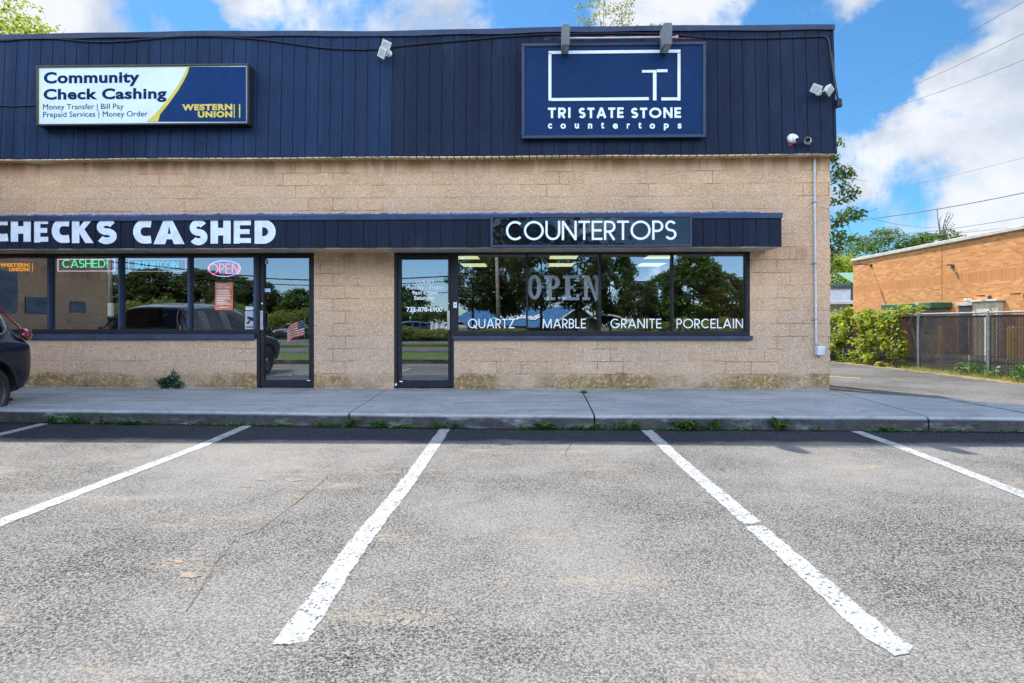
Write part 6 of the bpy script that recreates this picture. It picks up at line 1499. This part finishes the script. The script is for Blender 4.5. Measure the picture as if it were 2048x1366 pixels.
# flag
fx, fy_, _ = RV(611, 733, 19.7); s = rooted('small_flag', 'small stars and stripes flag on a thin pole mirrored in the check cashing door', 'flag', (fx, fy_, .1))
mb = MB(); fz = 1.50; mb.tube([(fx, fy_, .05), (fx, fy_, fz)], .010, 8); mb.lathe([(0,0),(.018,.01),(.018,.03),(0,.045)], 10, Matrix.Translation((fx, fy_, fz))); tp(mb, 'flagpole', M['alu'], s)
mb = MB(); nx, nz = 20, 13; V_ = []
for i in range(nx + 1):
    for j in range(nz + 1):
        a, b_ = i/nx, j/nz; V_.append((fx - a*.62*(.92) , fy_ + .05*math.sin(a*9 + b_)*a, fz - .05 - b_*.52 - a*a*.30 - .05*a*math.sin(a*7)))
for i in range(nx):
    for j in range(nz):
        mi = 2 if (i < 8 and j < 7) else (0 if j % 2 == 0 else 1)
        mb.add([V_[i*14+j], V_[(i+1)*14+j], V_[(i+1)*14+j+1], V_[i*14+j+1]], [(0,1,2,3)], mi)
o = tp(mb, 'cloth', [plain('flag_red', (.45,.02,.04), .8, .2), plain('flag_white', (.72,.72,.72), .8, .2), plain('flag_blue', (.02,.04,.16), .8, .2)], s)
mb = MB()
for i in range(1, 8):
    for j in range(1, 7, 2):
        p = V_[i*14+j]; mb.box(p[0]-.008, p[0]+.008, p[1]+.003, p[1]+.005, p[2]-.008, p[2]+.008)
tp(mb, 'stars', M['vinylwhite'], s)
# notices on the wing wall
for i, (yy, z0, z1, w_, lab) in enumerate(((8.6,1.5,2.35,.6,'faded blue notice on the side wing wall, the taller one'),(7.7,1.5,1.85,.8,'faded blue notice on the side wing wall, the lower wide one'),(6.6,1.55,1.8,.5,'faded blue notice on the side wing wall, the one near its end'))):
    mb = MB(); mb.cham(XL + .001, XL + .02, yy - w_/2, yy + w_/2, z0, z1, .004); o = mb.build('wall_notice', plain('faded_blue_notice', (.10,.13,.20), .5, .4, var=.5, scale=6)); tag(o, lab, 'notice', 'notices on the wing wall'); origin_to(o, (XL, yy, z0))

# ---------------------------------------------------------------- sky, sun, camera
SUN = Vector((-2.18, 3.62, 6.15)).normalized(); EL = math.asin(SUN.z); AZ = math.atan2(SUN.x, SUN.y)
w = bpy.data.worlds.new('World'); sc.world = w; w.use_nodes = True; nt = w.node_tree; nt.nodes.clear()
class WT(NT):
    def __init__(s, tree): s.t = tree
t = WT(nt); out = nt.nodes.new('ShaderNodeOutputWorld'); bg = nt.nodes.new('ShaderNodeBackground')
sky = t.n('ShaderNodeTexSky', sky_type='NISHITA', sun_disc=False, sun_elevation=EL, sun_rotation=AZ, air_density=1.0, dust_density=.3, ozone_density=2.0, altitude=20)
d = t.coord('Generated'); s_ = t.sep(d)
def pdir(u, v): 
    q = Vector(PD(u, v, 1.0)) - Vector((0,0,CAMZ)); return q.normalized()
n1 = t.noise(d, 5.0, 10, .60, .25); n2 = t.noise(t.comb(t.math('MULTIPLY', s_[0], 2.2), t.math('MULTIPLY', s_[1], 2.2), t.math('MULTIPLY', s_[2], 4.5)), 1.6, 6, .6, .2)
CL = [((1830,320),.16,.95),((1740,300),.10,.8),((1990,170),.13,.85),((1720,55),.08,.55),((1990,450),.20,.7),((1850,420),.2,.55),((1730,160),.035,.5),((820,10),.17,.80),((500,20),.07,.85),((660,20),.08,.55),((160,15),.28,.55),((1300,10),.09,.9),((1440,20),.10,.35),((-200,60),.3,.6),((2300,250),.3,.9)]
HOLE = [((1770,120),.075,.9),((1110,15),.08,.8),((385,20),.05,.8),((1600,50),.06,.5),((1835,378),.05,.5),((1930,250),.05,.3),((1690,190),.06,.6),((1690,480),.05,.5)]
wv = t.n('ShaderNodeTexNoise', i_Vector=d, i_Scale=9.0, i_Detail=6.0, i_Roughness=.6).outputs['Color']
dw = t.n('ShaderNodeVectorMath', operation='MULTIPLY_ADD', i_0=wv, i_1=(.17,.17,.17), i_2=t.n('ShaderNodeVectorMath', operation='SUBTRACT', i_0=d, i_1=(.085,.085,.085)).outputs[0]).outputs[0]
acc = None
for lst, sg in ((CL, 1), (HOLE, -1)):
    for (u, v), rad, k in lst:
        p = pdir(u, v); dist = t.n('ShaderNodeVectorMath', operation='DISTANCE', i_0=dw, i_1=tuple(p)).outputs['Value']
        g = t.math('MULTIPLY', t.map(dist, rad*1.35, rad*.15), k*sg)
        acc = g if acc is None else t.math('MAXIMUM' if sg > 0 else 'ADD', acc, g)
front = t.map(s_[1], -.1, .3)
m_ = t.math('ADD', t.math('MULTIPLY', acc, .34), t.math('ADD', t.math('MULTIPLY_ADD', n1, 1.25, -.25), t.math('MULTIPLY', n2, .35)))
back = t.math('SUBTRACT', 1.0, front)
m_ = t.math('ADD', m_, t.math('MULTIPLY', t.math('MULTIPLY', back, t.math('MULTIPLY', t.map(s_[2], .19, .36), t.map(s_[2], .86, .62))), .26))  # unseen cloud bank added behind the camera to brighten the shop front
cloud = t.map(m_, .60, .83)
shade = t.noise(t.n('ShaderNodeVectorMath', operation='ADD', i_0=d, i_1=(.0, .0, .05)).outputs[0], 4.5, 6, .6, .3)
ccol = t.mix(t.map(t.math('ADD', shade, t.math('MULTIPLY', m_, .0)), .40, .62), t.mix(front, (7.0,8.4,10.8), (1.5,1.66,1.95)), t.mix(front, (11.2,13.0,15.4), (2.5,2.55,2.65)))  # clouds behind the camera made over-bright as added fill light
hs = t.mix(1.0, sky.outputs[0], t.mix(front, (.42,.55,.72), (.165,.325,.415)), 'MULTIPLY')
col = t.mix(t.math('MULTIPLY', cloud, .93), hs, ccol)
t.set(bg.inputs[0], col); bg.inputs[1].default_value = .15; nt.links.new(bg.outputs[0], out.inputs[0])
su = bpy.data.lights.new('sun', 'SUN'); su.energy = 3.2; su.angle = R(.5); su.color = (1, .955, .88)
so = bpy.data.objects.new('sun', su); C.objects.link(so); so.rotation_euler = SUN.to_track_quat('Z', 'Y').to_euler(); so.location = (-10, 20, 30)
cam = bpy.data.cameras.new('camera'); cam.sensor_width = 36; cam.lens = F/2048*36; cam.shift_x = 0; cam.shift_y = (VH - 683)/2048; cam.clip_end = 2000; cam.clip_start = .05
co = bpy.data.objects.new('camera', cam); C.objects.link(co); co.location = (0, 0, CAMZ); co.rotation_euler = (R(90), 0, YAW); sc.camera = co
sc.view_settings.view_transform = 'Standard'; sc.view_settings.look = 'None'; sc.view_settings.exposure = 1.4; sc.view_settings.gamma = 1
sc.render.engine = 'CYCLES'; sc.cycles.use_denoising = True; sc.cycles.denoiser = 'OPENIMAGEDENOISE'; sc.cycles.denoising_prefilter = 'NONE'; sc.cycles.adaptive_threshold = .02
sc.cycles.max_bounces = 7; sc.cycles.diffuse_bounces = 3; sc.cycles.glossy_bounces = 4; sc.cycles.transparent_max_bounces = 12; sc.cycles.sample_clamp_indirect = 8; sc.cycles.caustics_reflective = False; sc.cycles.caustics_refractive = False
